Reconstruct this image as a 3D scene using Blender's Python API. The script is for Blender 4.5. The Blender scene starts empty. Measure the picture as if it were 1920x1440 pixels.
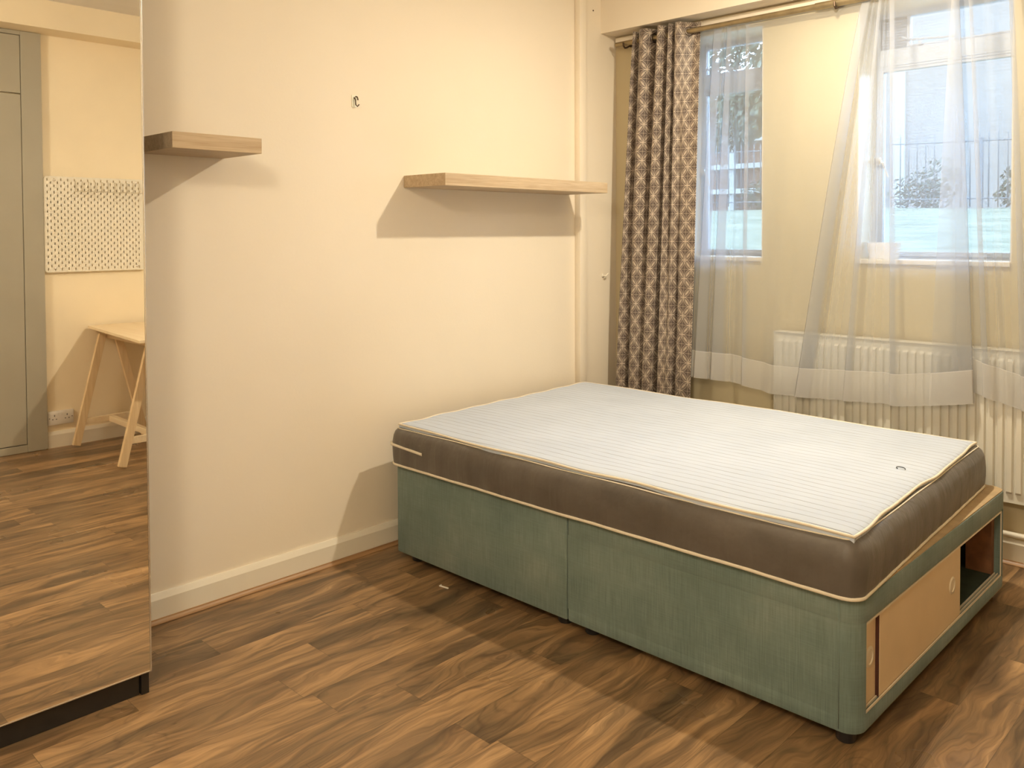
import bpy, bmesh, math, random
from mathutils import Vector, Matrix
C = bpy.context.scene.collection
S = bpy.context.scene
random.seed(7)

# ------------------------------------------------------------------ camera
cam_data = bpy.data.cameras.new('camera')
cam = bpy.data.objects.new('camera', cam_data)
C.objects.link(cam)
yaw, pitch, roll = 0.7698, 0.0271, -0.0038
f_px, ppy = 1600.7, 478.87
fw = Vector((-math.sin(yaw)*math.cos(pitch), math.cos(yaw)*math.cos(pitch), -math.sin(pitch)))
rt = Vector((math.cos(yaw), math.sin(yaw), 0)); up = rt.cross(fw)
c_, s_ = math.cos(roll), math.sin(roll)
rt, up = c_*rt + s_*up, -s_*rt + c_*up
M = Matrix((( rt.x, up.x, -fw.x, 2.9148), (rt.y, up.y, -fw.y, -2.1683), (rt.z, up.z, -fw.z, 1.3400), (0, 0, 0, 1)))
cam.matrix_world = M
cam_data.sensor_fit = 'HORIZONTAL'; cam_data.sensor_width = 36.0
cam_data.lens = f_px/1920*36.0
cam_data.shift_y = (ppy-720)/1920.0
cam_data.clip_start = 0.02; cam_data.clip_end = 200
S.camera = cam

# ------------------------------------------------------------------ world, lights, exposure
LAMP_POS = (1.52, 0.85, 2.60)
LAMP_POWER = 13.0
LAMP_DOWN_POWER = 23.0
LAMP_COLOR = (1.0, 0.88, 0.68)
FILL_GLOBE_POS = (2.6, -2.6, 2.46)  # unseen globe added as soft fill light
FILL_GLOBE_POWER = 64.0
EXPOSURE = 0.55
WORLD_COLOR = (0.54, 0.74, 1.0)
WORLD_STRENGTH = 8.0

w = bpy.data.worlds.new('overcast_sky'); S.world = w; w.use_nodes = True
nt = w.node_tree; nt.nodes.clear()
o_ = nt.nodes.new('ShaderNodeOutputWorld'); b_ = nt.nodes.new('ShaderNodeBackground')
b_.inputs[0].default_value = (*WORLD_COLOR, 1); b_.inputs[1].default_value = WORLD_STRENGTH
nt.links.new(b_.outputs[0], o_.inputs[0])

def point_light(name, pos, power, color, radius):
    l = bpy.data.lights.new(name, 'POINT'); l.energy = power; l.color = color; l.shadow_soft_size = radius
    o = bpy.data.objects.new(name, l); o.location = pos; C.objects.link(o); return o

vs = S.view_settings
S.display_settings.display_device = 'sRGB'
vs.view_transform = 'Standard'; vs.look = 'None'; vs.exposure = EXPOSURE; vs.gamma = 1.0
vs.use_curve_mapping = False
S.cycles.use_denoising = True
S.cycles.max_bounces = 10; S.cycles.diffuse_bounces = 5; S.cycles.transparent_max_bounces = 20
S.cycles.transmission_bounces = 8; S.cycles.glossy_bounces = 5
S.cycles.sample_clamp_indirect = 6.0

# ------------------------------------------------------------------ mesh helpers
class MB:
    def __init__(s): s.bm = bmesh.new(); s.smooth = []
    def box(s, x0, x1, y0, y1, z0, z1, bev=0.0, seg=2):
        t = bmesh.new()
        vs_ = [t.verts.new((x, y, z)) for x in (x0, x1) for y in (y0, y1) for z in (z0, z1)]
        for f in ((0,1,3,2),(4,6,7,5),(0,4,5,1),(2,3,7,6),(0,2,6,4),(1,5,7,3)): t.faces.new([vs_[i] for i in f])
        bmesh.ops.recalc_face_normals(t, faces=t.faces)
        if bev > 0:
            bmesh.ops.bevel(t, geom=list(t.edges), offset=bev, segments=seg, affect='EDGES', profile=0.5)
        s.merge(t); return s
    def merge(s, t, mat=None, smooth=False):
        me = bpy.data.meshes.new('tmp')
        if mat is not None: bmesh.ops.transform(t, matrix=mat, verts=t.verts)
        if smooth:
            for f in t.faces: f.smooth = True
        t.to_mesh(me); t.free(); s.bm.from_mesh(me); bpy.data.meshes.remove(me)
    def beam(s, a, b, wdt, hgt, upv=(0,0,1), bev=0.003):
        a = Vector(a); b = Vector(b); d = (b-a); L = d.length; d.normalize()
        x = d.cross(Vector(upv)).normalized(); y = x.cross(d).normalized()
        m = Matrix((( x.x, d.x, y.x, a.x), (x.y, d.y, y.y, a.y), (x.z, d.z, y.z, a.z), (0,0,0,1)))
        q = MB(); q.box(-wdt/2, wdt/2, 0, L, -hgt/2, hgt/2, bev)
        bmesh.ops.transform(q.bm, matrix=m, verts=q.bm.verts)
        s.merge(q.bm); return s
    def tube(s, pts, r, n=10, closed=False, cap=True):
        pts = [Vector(p) for p in pts]; N = len(pts); t = bmesh.new(); rings = []
        prev = None
        for i, p in enumerate(pts):
            if closed: d = pts[(i+1) % N] - pts[i-1]
            else: d = pts[min(i+1, N-1)] - pts[max(i-1, 0)]
            d.normalize()
            if prev is None:
                a = Vector((0,0,1)) if abs(d.z) < 0.9 else Vector((1,0,0))
                u = d.cross(a).normalized()
            else: u = (prev - d*prev.dot(d)).normalized()
            prev = u; v = d.cross(u)
            rr = r[i] if isinstance(r, (list, tuple)) else r
            rings.append([t.verts.new(p + (u*math.cos(2*math.pi*k/n) + v*math.sin(2*math.pi*k/n))*rr) for k in range(n)])
        for i in range(N if closed else N-1):
            A = rings[i]; B = rings[(i+1) % N]
            for k in range(n): t.faces.new((A[k], A[(k+1) % n], B[(k+1) % n], B[k]))
        for f in t.faces: f.smooth = True
        if cap and not closed:
            t.faces.new(list(reversed(rings[0]))); t.faces.new(rings[-1])
        bmesh.ops.recalc_face_normals(t, faces=t.faces)
        s.merge(t); return s
    def lathe(s, prof, center=(0,0,0), axis='Z', n=32, sx=1.0, sy=1.0):
        t = bmesh.new(); rings = []
        for r, z in prof:
            rings.append([t.verts.new((r*math.cos(2*math.pi*k/n)*sx, r*math.sin(2*math.pi*k/n)*sy, z)) for k in range(n)])
        for A, B in zip(rings, rings[1:]):
            for k in range(n): t.faces.new((A[k], A[(k+1) % n], B[(k+1) % n], B[k]))
        for f in t.faces: f.smooth = True
        if prof[0][0] > 1e-5: t.faces.new(list(reversed(rings[0])))
        if prof[-1][0] > 1e-5: t.faces.new(rings[-1])
        bmesh.ops.remove_doubles(t, verts=t.verts, dist=1e-6)
        bmesh.ops.recalc_face_normals(t, faces=t.faces)
        m = Matrix.Identity(4)
        if axis == 'X': m = Matrix.Rotation(math.pi/2, 4, 'Y')
        if axis == '-X': m = Matrix.Rotation(-math.pi/2, 4, 'Y')
        if axis == 'Y': m = Matrix.Rotation(-math.pi/2, 4, 'X')
        s.merge(t, Matrix.Translation(center) @ m); return s
    def prism(s, poly, z0, z1, bev=0.0, smooth_ang=None):
        t = bmesh.new()
        a = [t.verts.new((x, y, z0)) for x, y in poly]; b = [t.verts.new((x, y, z1)) for x, y in poly]
        n = len(poly)
        for i in range(n): t.faces.new((a[i], a[(i+1) % n], b[(i+1) % n], b[i]))
        t.faces.new(list(reversed(a))); t.faces.new(b)
        bmesh.ops.recalc_face_normals(t, faces=t.faces)
        s.merge(t); return s
    def build(s, name, mat, parent=None, auto=True):
        me = bpy.data.meshes.new(name); s.bm.to_mesh(me); s.bm.free()
        if mat: me.materials.append(mat)
        o = bpy.data.objects.new(name, me); C.objects.link(o)
        if parent: o.parent = parent
        return o

def empty(name, loc, label, cat, group=None):
    o = bpy.data.objects.new(name, None); o.empty_display_size = 0.1; o.location = loc; C.objects.link(o)
    o['label'] = label; o['category'] = cat
    if group: o['group'] = group
    bpy.context.view_layer.update()
    return o
def part(mb, name, mat, parent):
    """build world-space mesh and parent keeping world place (parents have only translation)"""
    p = parent; off = Vector((0,0,0))
    while p is not None: off += p.location; p = p.parent
    bmesh.ops.translate(mb.bm, verts=mb.bm.verts, vec=-off)
    o = mb.build(name, mat, parent); return o
def tag(o, label, cat, group=None):
    o['label'] = label; o['category'] = cat
    if group: o['group'] = group
    return o
def struct(o):
    o['kind'] = 'structure'; return o
def shade(o, ang=40):
    me = o.data
    for p in me.polygons: p.use_smooth = True
    me.set_sharp_from_angle(angle=math.radians(ang)); return o
def origin_to(o, loc):
    """move object origin to loc, mesh stays in place"""
    o.data.transform(Matrix.Translation(-Vector(loc))); o.location = loc; return o

# ------------------------------------------------------------------ material helpers
class NT:
    def __init__(s, name):
        s.m = bpy.data.materials.new(name); s.m.use_nodes = True; s.t = s.m.node_tree; s.t.nodes.clear()
        s.out = s.t.nodes.new('ShaderNodeOutputMaterial')
    def n(s, typ, **kw):
        nd = s.t.nodes.new(typ)
        for k, v in kw.items():
            if k.startswith('i_'): nd.inputs[k[2:].replace('_', ' ')].default_value = v
            else: setattr(nd, k, v)
        return nd
    def l(s, a, b): s.t.links.new(a, b)
    def val(s, x, sock):
        if isinstance(x, (int, float)): sock.default_value = x
        elif isinstance(x, tuple): sock.default_value = x
        else: s.l(x, sock)
    def math(s, op, a, b=None, c=None, clamp=False):
        nd = s.n('ShaderNodeMath', operation=op, use_clamp=clamp)
        s.val(a, nd.inputs[0])
        if b is not None: s.val(b, nd.inputs[1])
        if c is not None: s.val(c, nd.inputs[2])
        return nd.outputs[0]
    def mix(s, f, a, b, typ='MIX'):
        nd = s.n('ShaderNodeMix', data_type='RGBA', blend_type=typ)
        s.val(f, nd.inputs[0])
        for x, so in ((a, nd.inputs[6]), (b, nd.inputs[7])):
            if isinstance(x, tuple): so.default_value = (x[0], x[1], x[2], 1)
            else: s.l(x, so)
        return nd.outputs[2]
    def coord(s, which='Object'): return s.n('ShaderNodeTexCoord').outputs[which]
    def geo(s): return s.n('ShaderNodeNewGeometry').outputs['Position']
    def mapping(s, vec, scale=(1,1,1), loc=(0,0,0), rot=(0,0,0)):
        nd = s.n('ShaderNodeMapping'); s.l(vec, nd.inputs[0])
        nd.inputs['Location'].default_value = loc; nd.inputs['Rotation'].default_value = rot; nd.inputs['Scale'].default_value = scale
        return nd.outputs[0]
    def noise(s, vec, scale, detail=3, rough=0.5, dist=0.0):
        nd = s.n('ShaderNodeTexNoise'); s.l(vec, nd.inputs['Vector'])
        nd.inputs['Scale'].default_value = scale; nd.inputs['Detail'].default_value = detail
        nd.inputs['Roughness'].default_value = rough; nd.inputs['Distortion'].default_value = dist
        return nd.outputs['Fac']
    def ramp(s, f, stops, interp='LINEAR'):
        nd = s.n('ShaderNodeValToRGB'); s.l(f, nd.inputs[0]); cr = nd.color_ramp; cr.interpolation = interp
        while len(cr.elements) < len(stops): cr.elements.new(0.5)
        for e, (p, c) in zip(cr.elements, stops):
            e.position = p; e.color = (c[0], c[1], c[2], 1) if isinstance(c, tuple) else (c, c, c, 1)
        return nd.outputs[0]
    def bump(s, h, strength=0.2, dist=0.01):
        nd = s.n('ShaderNodeBump'); s.l(h, nd.inputs['Height'])
        nd.inputs['Strength'].default_value = strength; nd.inputs['Distance'].default_value = dist
        return nd.outputs[0]
    def pbr(s, color, rough=0.5, metal=0.0, spec=0.5, normal=None, sheen=0.0, coat=0.0):
        b = s.n('ShaderNodeBsdfPrincipled')
        if isinstance(color, tuple): b.inputs['Base Color'].default_value = (*color[:3], 1)
        else: s.l(color, b.inputs['Base Color'])
        s.val(rough, b.inputs['Roughness']); b.inputs['Metallic'].default_value = metal
        b.inputs['Specular IOR Level'].default_value = spec
        if sheen: b.inputs['Sheen Weight'].default_value = sheen
        if coat: b.inputs['Coat Weight'].default_value = coat
        if normal is not None: s.l(normal, b.inputs['Normal'])
        return b
    def done(s, shader):
        s.l(shader if not hasattr(shader, 'outputs') else shader.outputs[0], s.out.inputs[0]); return s.m

def simple(name, color, rough=0.5, metal=0.0, spec=0.5, var=0.06, scale=8.0, bump=0.0, bscale=200.0):
    t = NT(name); g = t.geo()
    n = t.noise(g, scale, 4)
    k = t.ramp(n, [(0.3, 1.0-var), (0.7, 1.0+var)])
    col = t.mix(1.0, color, k, 'MULTIPLY')
    nm = t.bump(t.noise(g, bscale, 2), bump, 0.002) if bump else None
    return t.done(t.pbr(col, rough, metal, spec, nm))

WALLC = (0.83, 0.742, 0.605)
mat_wall = simple('painted_wall', WALLC, 0.55, var=0.02, scale=1.5, bump=0.12, bscale=90, spec=0.35)
mat_wall_grey = simple('painted_wall_right', (0.92, 0.80, 0.58), 0.6, var=0.03, scale=3, bump=0.1, bscale=90)
mat_window_wall_shaded = simple('window_wall_shaded', (0.62, 0.53, 0.34), 0.6, var=0.03, scale=2, bump=0.12, bscale=90)  # shade of the unlit window side is put into this darker colour
mat_ceiling = simple('ceiling_paint', (0.80, 0.77, 0.72), 0.8, var=0.02)
mat_white = simple('white_gloss_paint', (0.80, 0.74, 0.62), 0.35, var=0.02, scale=5)
mat_frame = simple('window_frame_backlit', (0.46, 0.53, 0.66), 0.4, var=0.03)  # white frame, its dim cool backlit tone is put into the colour
mat_radiator = simple('radiator_enamel', (0.74, 0.71, 0.62), 0.35, var=0.02, scale=3)
mat_black = simple('black_plastic', (0.02, 0.02, 0.022), 0.4, var=0.1)
mat_cream_plastic = simple('cream_plastic', (0.74, 0.65, 0.50), 0.35, var=0.02)
mat_socket = simple('white_plastic', (0.78, 0.74, 0.68), 0.3, var=0.01)
mat_dark_hole = simple('dark_slot', (0.03, 0.025, 0.02), 0.6)
mat_cupboard = simple('olive_grey_paint', (0.40, 0.37, 0.29), 0.5, var=0.04, scale=3)
mat_rod = simple('antique_brass_rod', (0.36, 0.28, 0.16), 0.38, metal=0.75, var=0.15, scale=20)
mat_bracket = simple('dark_bronze', (0.10, 0.065, 0.04), 0.4, metal=0.7, var=0.1)
mat_eyelet = simple('eyelet_metal', (0.16, 0.13, 0.11), 0.3, metal=0.9)
mat_silver = simple('satin_aluminium', (0.80, 0.78, 0.74), 0.25, metal=0.9, var=0.02)
mat_clear = simple('milky_hook_plastic', (0.85, 0.84, 0.70), 0.2, var=0.02)
mat_wardrobe = simple('wardrobe_board', (0.10, 0.085, 0.07), 0.45, var=0.1, scale=12)
mat_plinth = simple('black_brown_plinth', (0.018, 0.015, 0.012), 0.4, var=0.15, scale=30)
mat_ceramic = simple('white_ceramic', (0.85, 0.85, 0.88), 0.25, var=0.01)
mat_bulb_holder = simple('lamp_holder_plastic', (0.8, 0.8, 0.78), 0.4)
mat_wire = simple('shaded_white_wire', (0.60, 0.54, 0.42), 0.35, var=0.02)  # white wire, its shadowed look is put into the darker colour
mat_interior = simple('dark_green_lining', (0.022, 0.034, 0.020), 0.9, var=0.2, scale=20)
mat_post = simple('brown_softwood', (0.20, 0.085, 0.035), 0.6, var=0.2, scale=25)
mat_door_board = simple('cream_hardboard', (0.74, 0.58, 0.38), 0.5, var=0.03, scale=8)
mat_topcloth = simple('khaki_base_cloth', (0.46, 0.33, 0.18), 0.85, var=0.12, scale=20, bump=0.4, bscale=500)
mat_piping = simple('cream_piping', (0.78, 0.70, 0.56), 0.7, var=0.06, scale=40)
mat_paper = simple('white_scrap', (0.85, 0.82, 0.75), 0.6)

# mirror
t = NT('mirror_glass'); mat_mirror = t.done(t.pbr((0.96, 0.945, 0.91), 0.010, 1.0))
# clear glass pane
t = NT('window_glass')
gl = t.n('ShaderNodeBsdfGlossy'); gl.inputs['Roughness'].default_value = 0.02
tr = t.n('ShaderNodeBsdfTransparent'); tr.inputs[0].default_value = (0.93, 0.97, 0.97, 1)
fr = t.n('ShaderNodeFresnel'); fr.inputs[0].default_value = 1.45
mx = t.n('ShaderNodeMixShader'); t.l(fr.outputs[0], mx.inputs[0]); t.l(tr.outputs[0], mx.inputs[1]); t.l(gl.outputs[0], mx.inputs[2])
mat_glass = t.done(mx)
# warm bulb
t = NT('lit_bulb'); e = t.n('ShaderNodeEmission'); e.inputs[0].default_value = (1, 0.8, 0.55, 1); e.inputs[1].default_value = 12
mat_bulb = t.done(e)

# floor: walnut laminate, planks run along y
def floor_mat():
    t = NT('walnut_laminate'); g = t.geo()
    sp = t.n('ShaderNodeSeparateXYZ'); t.l(g, sp.inputs[0]); X, Y = sp.outputs[0], sp.outputs[1]
    WD, LN = 0.1375, 0.82
    xs = t.math('DIVIDE', t.math('SUBTRACT', X, 0.102), WD)
    ix = t.math('FLOOR', xs); fx = t.math('FRACT', xs)
    wn = t.n('ShaderNodeTexWhiteNoise', noise_dimensions='1D'); t.l(ix, wn.inputs['W'])
    ys = t.math('ADD', t.math('DIVIDE', Y, LN), t.math('MULTIPLY', wn.outputs['Value'], 7.31))
    iy = t.math('FLOOR', ys); fy = t.math('FRACT', ys)
    cb = t.n('ShaderNodeCombineXYZ'); t.l(ix, cb.inputs[0]); t.l(iy, cb.inputs[1])
    w2 = t.n('ShaderNodeTexWhiteNoise', noise_dimensions='3D'); t.l(cb.outputs[0], w2.inputs['Vector'])
    R = w2.outputs['Value']; RC = w2.outputs['Color']
    # per-plank shifted coordinates
    off = t.n('ShaderNodeVectorMath', operation='SCALE'); t.l(RC, off.inputs[0]); off.inputs['Scale'].default_value = 23.0
    ad = t.n('ShaderNodeVectorMath', operation='ADD'); t.l(g, ad.inputs[0]); t.l(off.outputs[0], ad.inputs[1])
    P = ad.outputs[0]
    warp = t.n('ShaderNodeTexNoise'); t.l(t.mapping(P, (5, 1.6, 1)), warp.inputs['Vector']); warp.inputs['Scale'].default_value = 1.3; warp.inputs['Detail'].default_value = 3
    wsc = t.n('ShaderNodeVectorMath', operation='SCALE'); t.l(warp.outputs['Color'], wsc.inputs[0]); wsc.inputs['Scale'].default_value = 0.17
    ad2 = t.n('ShaderNodeVectorMath', operation='ADD'); t.l(P, ad2.inputs[0]); t.l(wsc.outputs[0], ad2.inputs[1]); Q = ad2.outputs[0]
    big = t.noise(t.mapping(Q, (9, 1.15, 1)), 1.0, 3, 0.55, 0.5)        # heart / sap bands
    rings = t.noise(t.mapping(Q, (6.5, 0.9, 1)), 1.0, 2, 0.5, 0.9)
    rg = t.math('ABSOLUTE', t.math('SUBTRACT', t.math('FRACT', t.math('MULTIPLY', rings, 16.0)), 0.5))
    line = t.math('SUBTRACT', 1.0, t.math('MULTIPLY', rg, 5.0), clamp=True)
    fine = t.noise(t.mapping(Q, (95, 3.2, 1)), 1.0, 4, 0.65)
    med = t.noise(t.mapping(Q, (26, 1.6, 1)), 1.0, 4, 0.6, 0.3)
    base = t.ramp(t.math('ADD', big, t.math('MULTIPLY', t.math('SUBTRACT', R, 0.5), 0.075)),
                  [(0.33, (0.120, 0.076, 0.038)), (0.42, (0.180, 0.112, 0.054)), (0.50, (0.270, 0.160, 0.074)), (0.58, (0.350, 0.208, 0.096)), (0.70, (0.440, 0.270, 0.130))])
    c1 = t.mix(t.math('MULTIPLY', t.ramp(med, [(0.40, 1.0), (0.56, 0.0)]), 0.55), base, (0.085, 0.052, 0.028))
    c2 = t.mix(t.math('MULTIPLY', line, t.ramp(big, [(0.36, 0.55), (0.58, 0.22)])), c1, (0.055, 0.030, 0.016))
    c3 = t.mix(1.0, c2, t.ramp(fine, [(0.3, 0.72), (0.7, 1.25)]), 'MULTIPLY')
    # red-brown knots
    vo = t.n('ShaderNodeTexVoronoi'); t.l(t.mapping(Q, (5.0, 1.7, 1)), vo.inputs['Vector']); vo.inputs['Scale'].default_value = 1.0
    kn = t.math('MULTIPLY', t.ramp(vo.outputs['Distance'], [(0.0, 1.0), (0.17, 0.0)]), t.ramp(R, [(0.45, 0.0), (0.55, 1.0)]))
    rr = t.math('ABSOLUTE', t.math('SUBTRACT', t.math('FRACT', t.math('MULTIPLY', vo.outputs['Distance'], 26.0)), 0.5))
    c4 = t.mix(t.math('MULTIPLY', kn, t.math('ADD', 0.35, rr)), c3, (0.06, 0.028, 0.014))
    ex = t.math('MINIMUM', t.math('MULTIPLY', t.math('MINIMUM', fx, t.math('SUBTRACT', 1.0, fx)), WD),
                t.math('MULTIPLY', t.math('MINIMUM', fy, t.math('SUBTRACT', 1.0, fy)), LN))
    gap = t.math('LESS_THAN', ex, 0.0007)
    c5 = t.mix(t.math('MULTIPLY', gap, 0.6), c4, (0.05, 0.03, 0.015))
    rough = t.ramp(t.noise(g, 3.0, 3), [(0.3, 0.26), (0.7, 0.36)])
    return t.done(t.pbr(c5, rough, 0.0, 0.42, t.bump(fine, 0.06, 0.001)))
mat_floor = floor_mat()

def wood(name, c1, c2, axis='Y', rough=0.5, sc=1.0):
    t = NT(name); g = t.geo()
    s_ = {'X': (1.2, 30, 30), 'Y': (30, 1.2, 30), 'Z': (30, 30, 1.2)}[axis]
    n1 = t.noise(t.mapping(g, tuple(k*sc for k in s_)), 1.0, 4, 0.6, 0.4)
    n2 = t.noise(t.mapping(g, tuple(k*sc*4 for k in s_)), 1.0, 3, 0.6)
    f = t.math('ADD', t.math('MULTIPLY', n1, 0.6), t.math('MULTIPLY', n2, 0.4))
    return t.done(t.pbr(t.ramp(f, [(0.35, c2), (0.62, c1)]), rough, 0, 0.35))
mat_oak = wood('bleached_oak_veneer', (0.60, 0.47, 0.31), (0.43, 0.31, 0.19), 'Y', 0.5, 1.6)
mat_birch = wood('birch_board', (0.82, 0.68, 0.46), (0.74, 0.57, 0.36), 'X', 0.4)
mat_pine = wood('pine_leg', (0.80, 0.62, 0.38), (0.66, 0.47, 0.26), 'Z', 0.5)
mat_scotia = wood('walnut_scotia', (0.42, 0.25, 0.12), (0.28, 0.15, 0.07), 'Y', 0.4)
mat_scotia_x = wood('walnut_scotia_cross', (0.42, 0.25, 0.12), (0.28, 0.15, 0.07), 'X', 0.4)

def divan_mat():
    t = NT('teal_divan_cloth'); g = t.geo()
    a = t.noise(t.mapping(g, (260, 260, 9)), 1.0, 3, 0.6)
    b = t.noise(t.mapping(g, (9, 9, 260)), 1.0, 2, 0.6)
    c = t.noise(g, 3.5, 5, 0.6)
    col = t.ramp(c, [(0.3, (0.125, 0.172, 0.150)), (0.5, (0.162, 0.215, 0.190)), (0.72, (0.212, 0.258, 0.225))])
    k = t.ramp(t.math('ADD', t.math('MULTIPLY', a, 0.7), t.math('MULTIPLY', b, 0.3)), [(0.3, 0.80), (0.7, 1.22)])
    col = t.mix(1.0, col, k, 'MULTIPLY')
    return t.done(t.pbr(col, 0.85, 0, 0.2, t.bump(a, 0.25, 0.002), sheen=0.15))
mat_divan = divan_mat()

def mattress_side_mat():
    t = NT('taupe_satin'); g = t.geo()
    a = t.noise(t.mapping(g, (14, 14, 1.5)), 1.0, 3, 0.5); b = t.noise(g, 7, 4)
    col = t.ramp(b, [(0.3, (0.092, 0.078, 0.064)), (0.7, (0.132, 0.115, 0.096))])
    h = t.math('ADD', a, t.math('MULTIPLY', b, 0.8))
    return t.done(t.pbr(col, 0.48, 0, 0.45, t.bump(h, 0.55, 0.02), sheen=0.1))
mat_side = mattress_side_mat()

def mattress_top_mat():
    t = NT('striped_ticking'); g = t.coord('Object')
    sp = t.n('ShaderNodeSeparateXYZ'); t.l(g, sp.inputs[0]); Y = sp.outputs[1]
    wv = t.noise(t.mapping(g, (3.0, 3.0, 1)), 1.0, 3)
    yy = t.math('ADD', Y, t.math('MULTIPLY', wv, 0.012))
    fr = t.math('ABSOLUTE', t.math('SUBTRACT', t.math('FRACT', t.math('DIVIDE', yy, 0.0385)), 0.5))
    ln = t.math('SUBTRACT', 1.0, t.math('MULTIPLY', fr, 18.0), clamp=True)
    brk = t.ramp(t.noise(t.mapping(g, (9, 60, 1)), 1.0, 2), [(0.35, 0.35), (0.6, 0.9)])
    stain = t.noise(g, 4, 4)
    base = t.ramp(stain, [(0.3, (0.51, 0.565, 0.66)), (0.7, (0.56, 0.615, 0.71))])  # blue tint stands in for window daylight on the white cloth
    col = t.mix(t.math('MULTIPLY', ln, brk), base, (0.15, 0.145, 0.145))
    h = t.math('ADD', t.math('MULTIPLY', ln, -0.5), t.noise(t.mapping(g, (9, 26, 1)), 1.0, 3))
    return t.done(t.pbr(col, 0.8, 0, 0.2, t.bump(h, 0.45, 0.006)))
mat_top = mattress_top_mat()

def curtain_mat():
    t = NT('geometric_curtain_print'); uv = t.coord('UV')
    sp = t.n('ShaderNodeSeparateXYZ'); t.l(uv, sp.inputs[0]); T = 0.095
    def fold(u): return t.math('ABSOLUTE', t.math('SUBTRACT', t.math('FRACT', t.math('DIVIDE', u, T)), 0.5))
    a = fold(sp.outputs[0]); b = fold(sp.outputs[1])
    def length(x, y): return t.math('SQRT', t.math('ADD', t.math('MULTIPLY', x, x), t.math('MULTIPLY', y, y)))
    am = t.math('SUBTRACT', a, 0.5); bmn = t.math('SUBTRACT', b, 0.5)
    d1 = length(am, b); d2 = length(a, bmn)
    def ring(d, r, wd): return t.math('LESS_THAN', t.math('ABSOLUTE', t.math('SUBTRACT', d, r)), wd)
    def OR(x, y): return t.math('MAXIMUM', x, y)
    arcs = OR(OR(ring(d1, 0.5, 0.010), ring(d2, 0.5, 0.010)), OR(ring(d1, 0.425, 0.008), ring(d2, 0.425, 0.008)))
    u = t.math('MULTIPLY', t.math('ADD', a, b), 0.7071); v = t.math('MULTIPLY', t.math('SUBTRACT', a, b), 0.7071)
    leaf = t.math('LESS_THAN', length(t.math('DIVIDE', t.math('SUBTRACT', u, 0.3536), 0.16), t.math('DIVIDE', v, 0.032)), 1.0)
    cr = t.math('LESS_THAN', t.math('ADD', t.math('MINIMUM', a, b), t.math('MULTIPLY', t.math('MAXIMUM', a, b), 0.15)), 0.034)
    a2 = t.math('SUBTRACT', 0.5, a); b2 = t.math('SUBTRACT', 0.5, b)
    cr2 = t.math('LESS_THAN', t.math('ADD', t.math('MINIMUM', a2, b2), t.math('MULTIPLY', t.math('MAXIMUM', a2, b2), 0.09)), 0.026)
    dots = t.math('LESS_THAN', length(t.math('SUBTRACT', a, 0.10), t.math('SUBTRACT', b, 0.10)), 0.025)
    thin = t.math('LESS_THAN', t.math('MINIMUM', t.math('MINIMUM', a, b), t.math('MINIMUM', a2, b2)), 0.0065)
    msk = OR(OR(OR(arcs, leaf), OR(OR(cr, cr2), dots)), thin)
    col = t.mix(msk, (0.115, 0.084, 0.068), (0.60, 0.50, 0.39))
    b_ = t.pbr(col, 0.5, 0, 0.4, None, sheen=0.2)
    return t.done(b_)
mat_curtain = curtain_mat()

def sheer_mat():
    t = NT('sheer_voile'); uv = t.coord('UV')
    sp = t.n('ShaderNodeSeparateXYZ'); t.l(uv, sp.inputs[0]); V = sp.outputs[1]
    lw = t.n('ShaderNodeLayerWeight'); lw.inputs[0].default_value = 0.5
    hem = t.math('LESS_THAN', V, 0.135)
    st = t.math('LESS_THAN', t.math('ABSOLUTE', t.math('SUBTRACT', V, 0.135)), 0.0022)
    op = t.math('ADD', 0.33, t.math('MULTIPLY', lw.outputs['Facing'], 0.27))
    op = t.math('ADD', op, t.math('MULTIPLY', hem, 0.26))
    op = t.math('ADD', op, t.math('MULTIPLY', st, 0.25), clamp=True)
    op = t.math('MINIMUM', op, 0.97)
    dif = t.n('ShaderNodeBsdfDiffuse'); dif.inputs[0].default_value = (0.68, 0.65, 0.60, 1)
    trl = t.n('ShaderNodeBsdfTranslucent'); trl.inputs[0].default_value = (0.52, 0.62, 0.80, 1)
    m1 = t.n('ShaderNodeMixShader'); t.l(t.math('SUBTRACT', 0.5, t.math('MULTIPLY', hem, 0.28)), m1.inputs[0]); t.l(dif.outputs[0], m1.inputs[1]); t.l(trl.outputs[0], m1.inputs[2])
    tr = t.n('ShaderNodeBsdfTransparent'); tr.inputs[0].default_value = (0.97, 0.97, 0.97, 1)
    m2 = t.n('ShaderNodeMixShader'); t.l(op, m2.inputs[0]); t.l(tr.outputs[0], m2.inputs[1]); t.l(m1.outputs[0], m2.inputs[2])
    return t.done(m2)
mat_sheer = sheer_mat()

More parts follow.
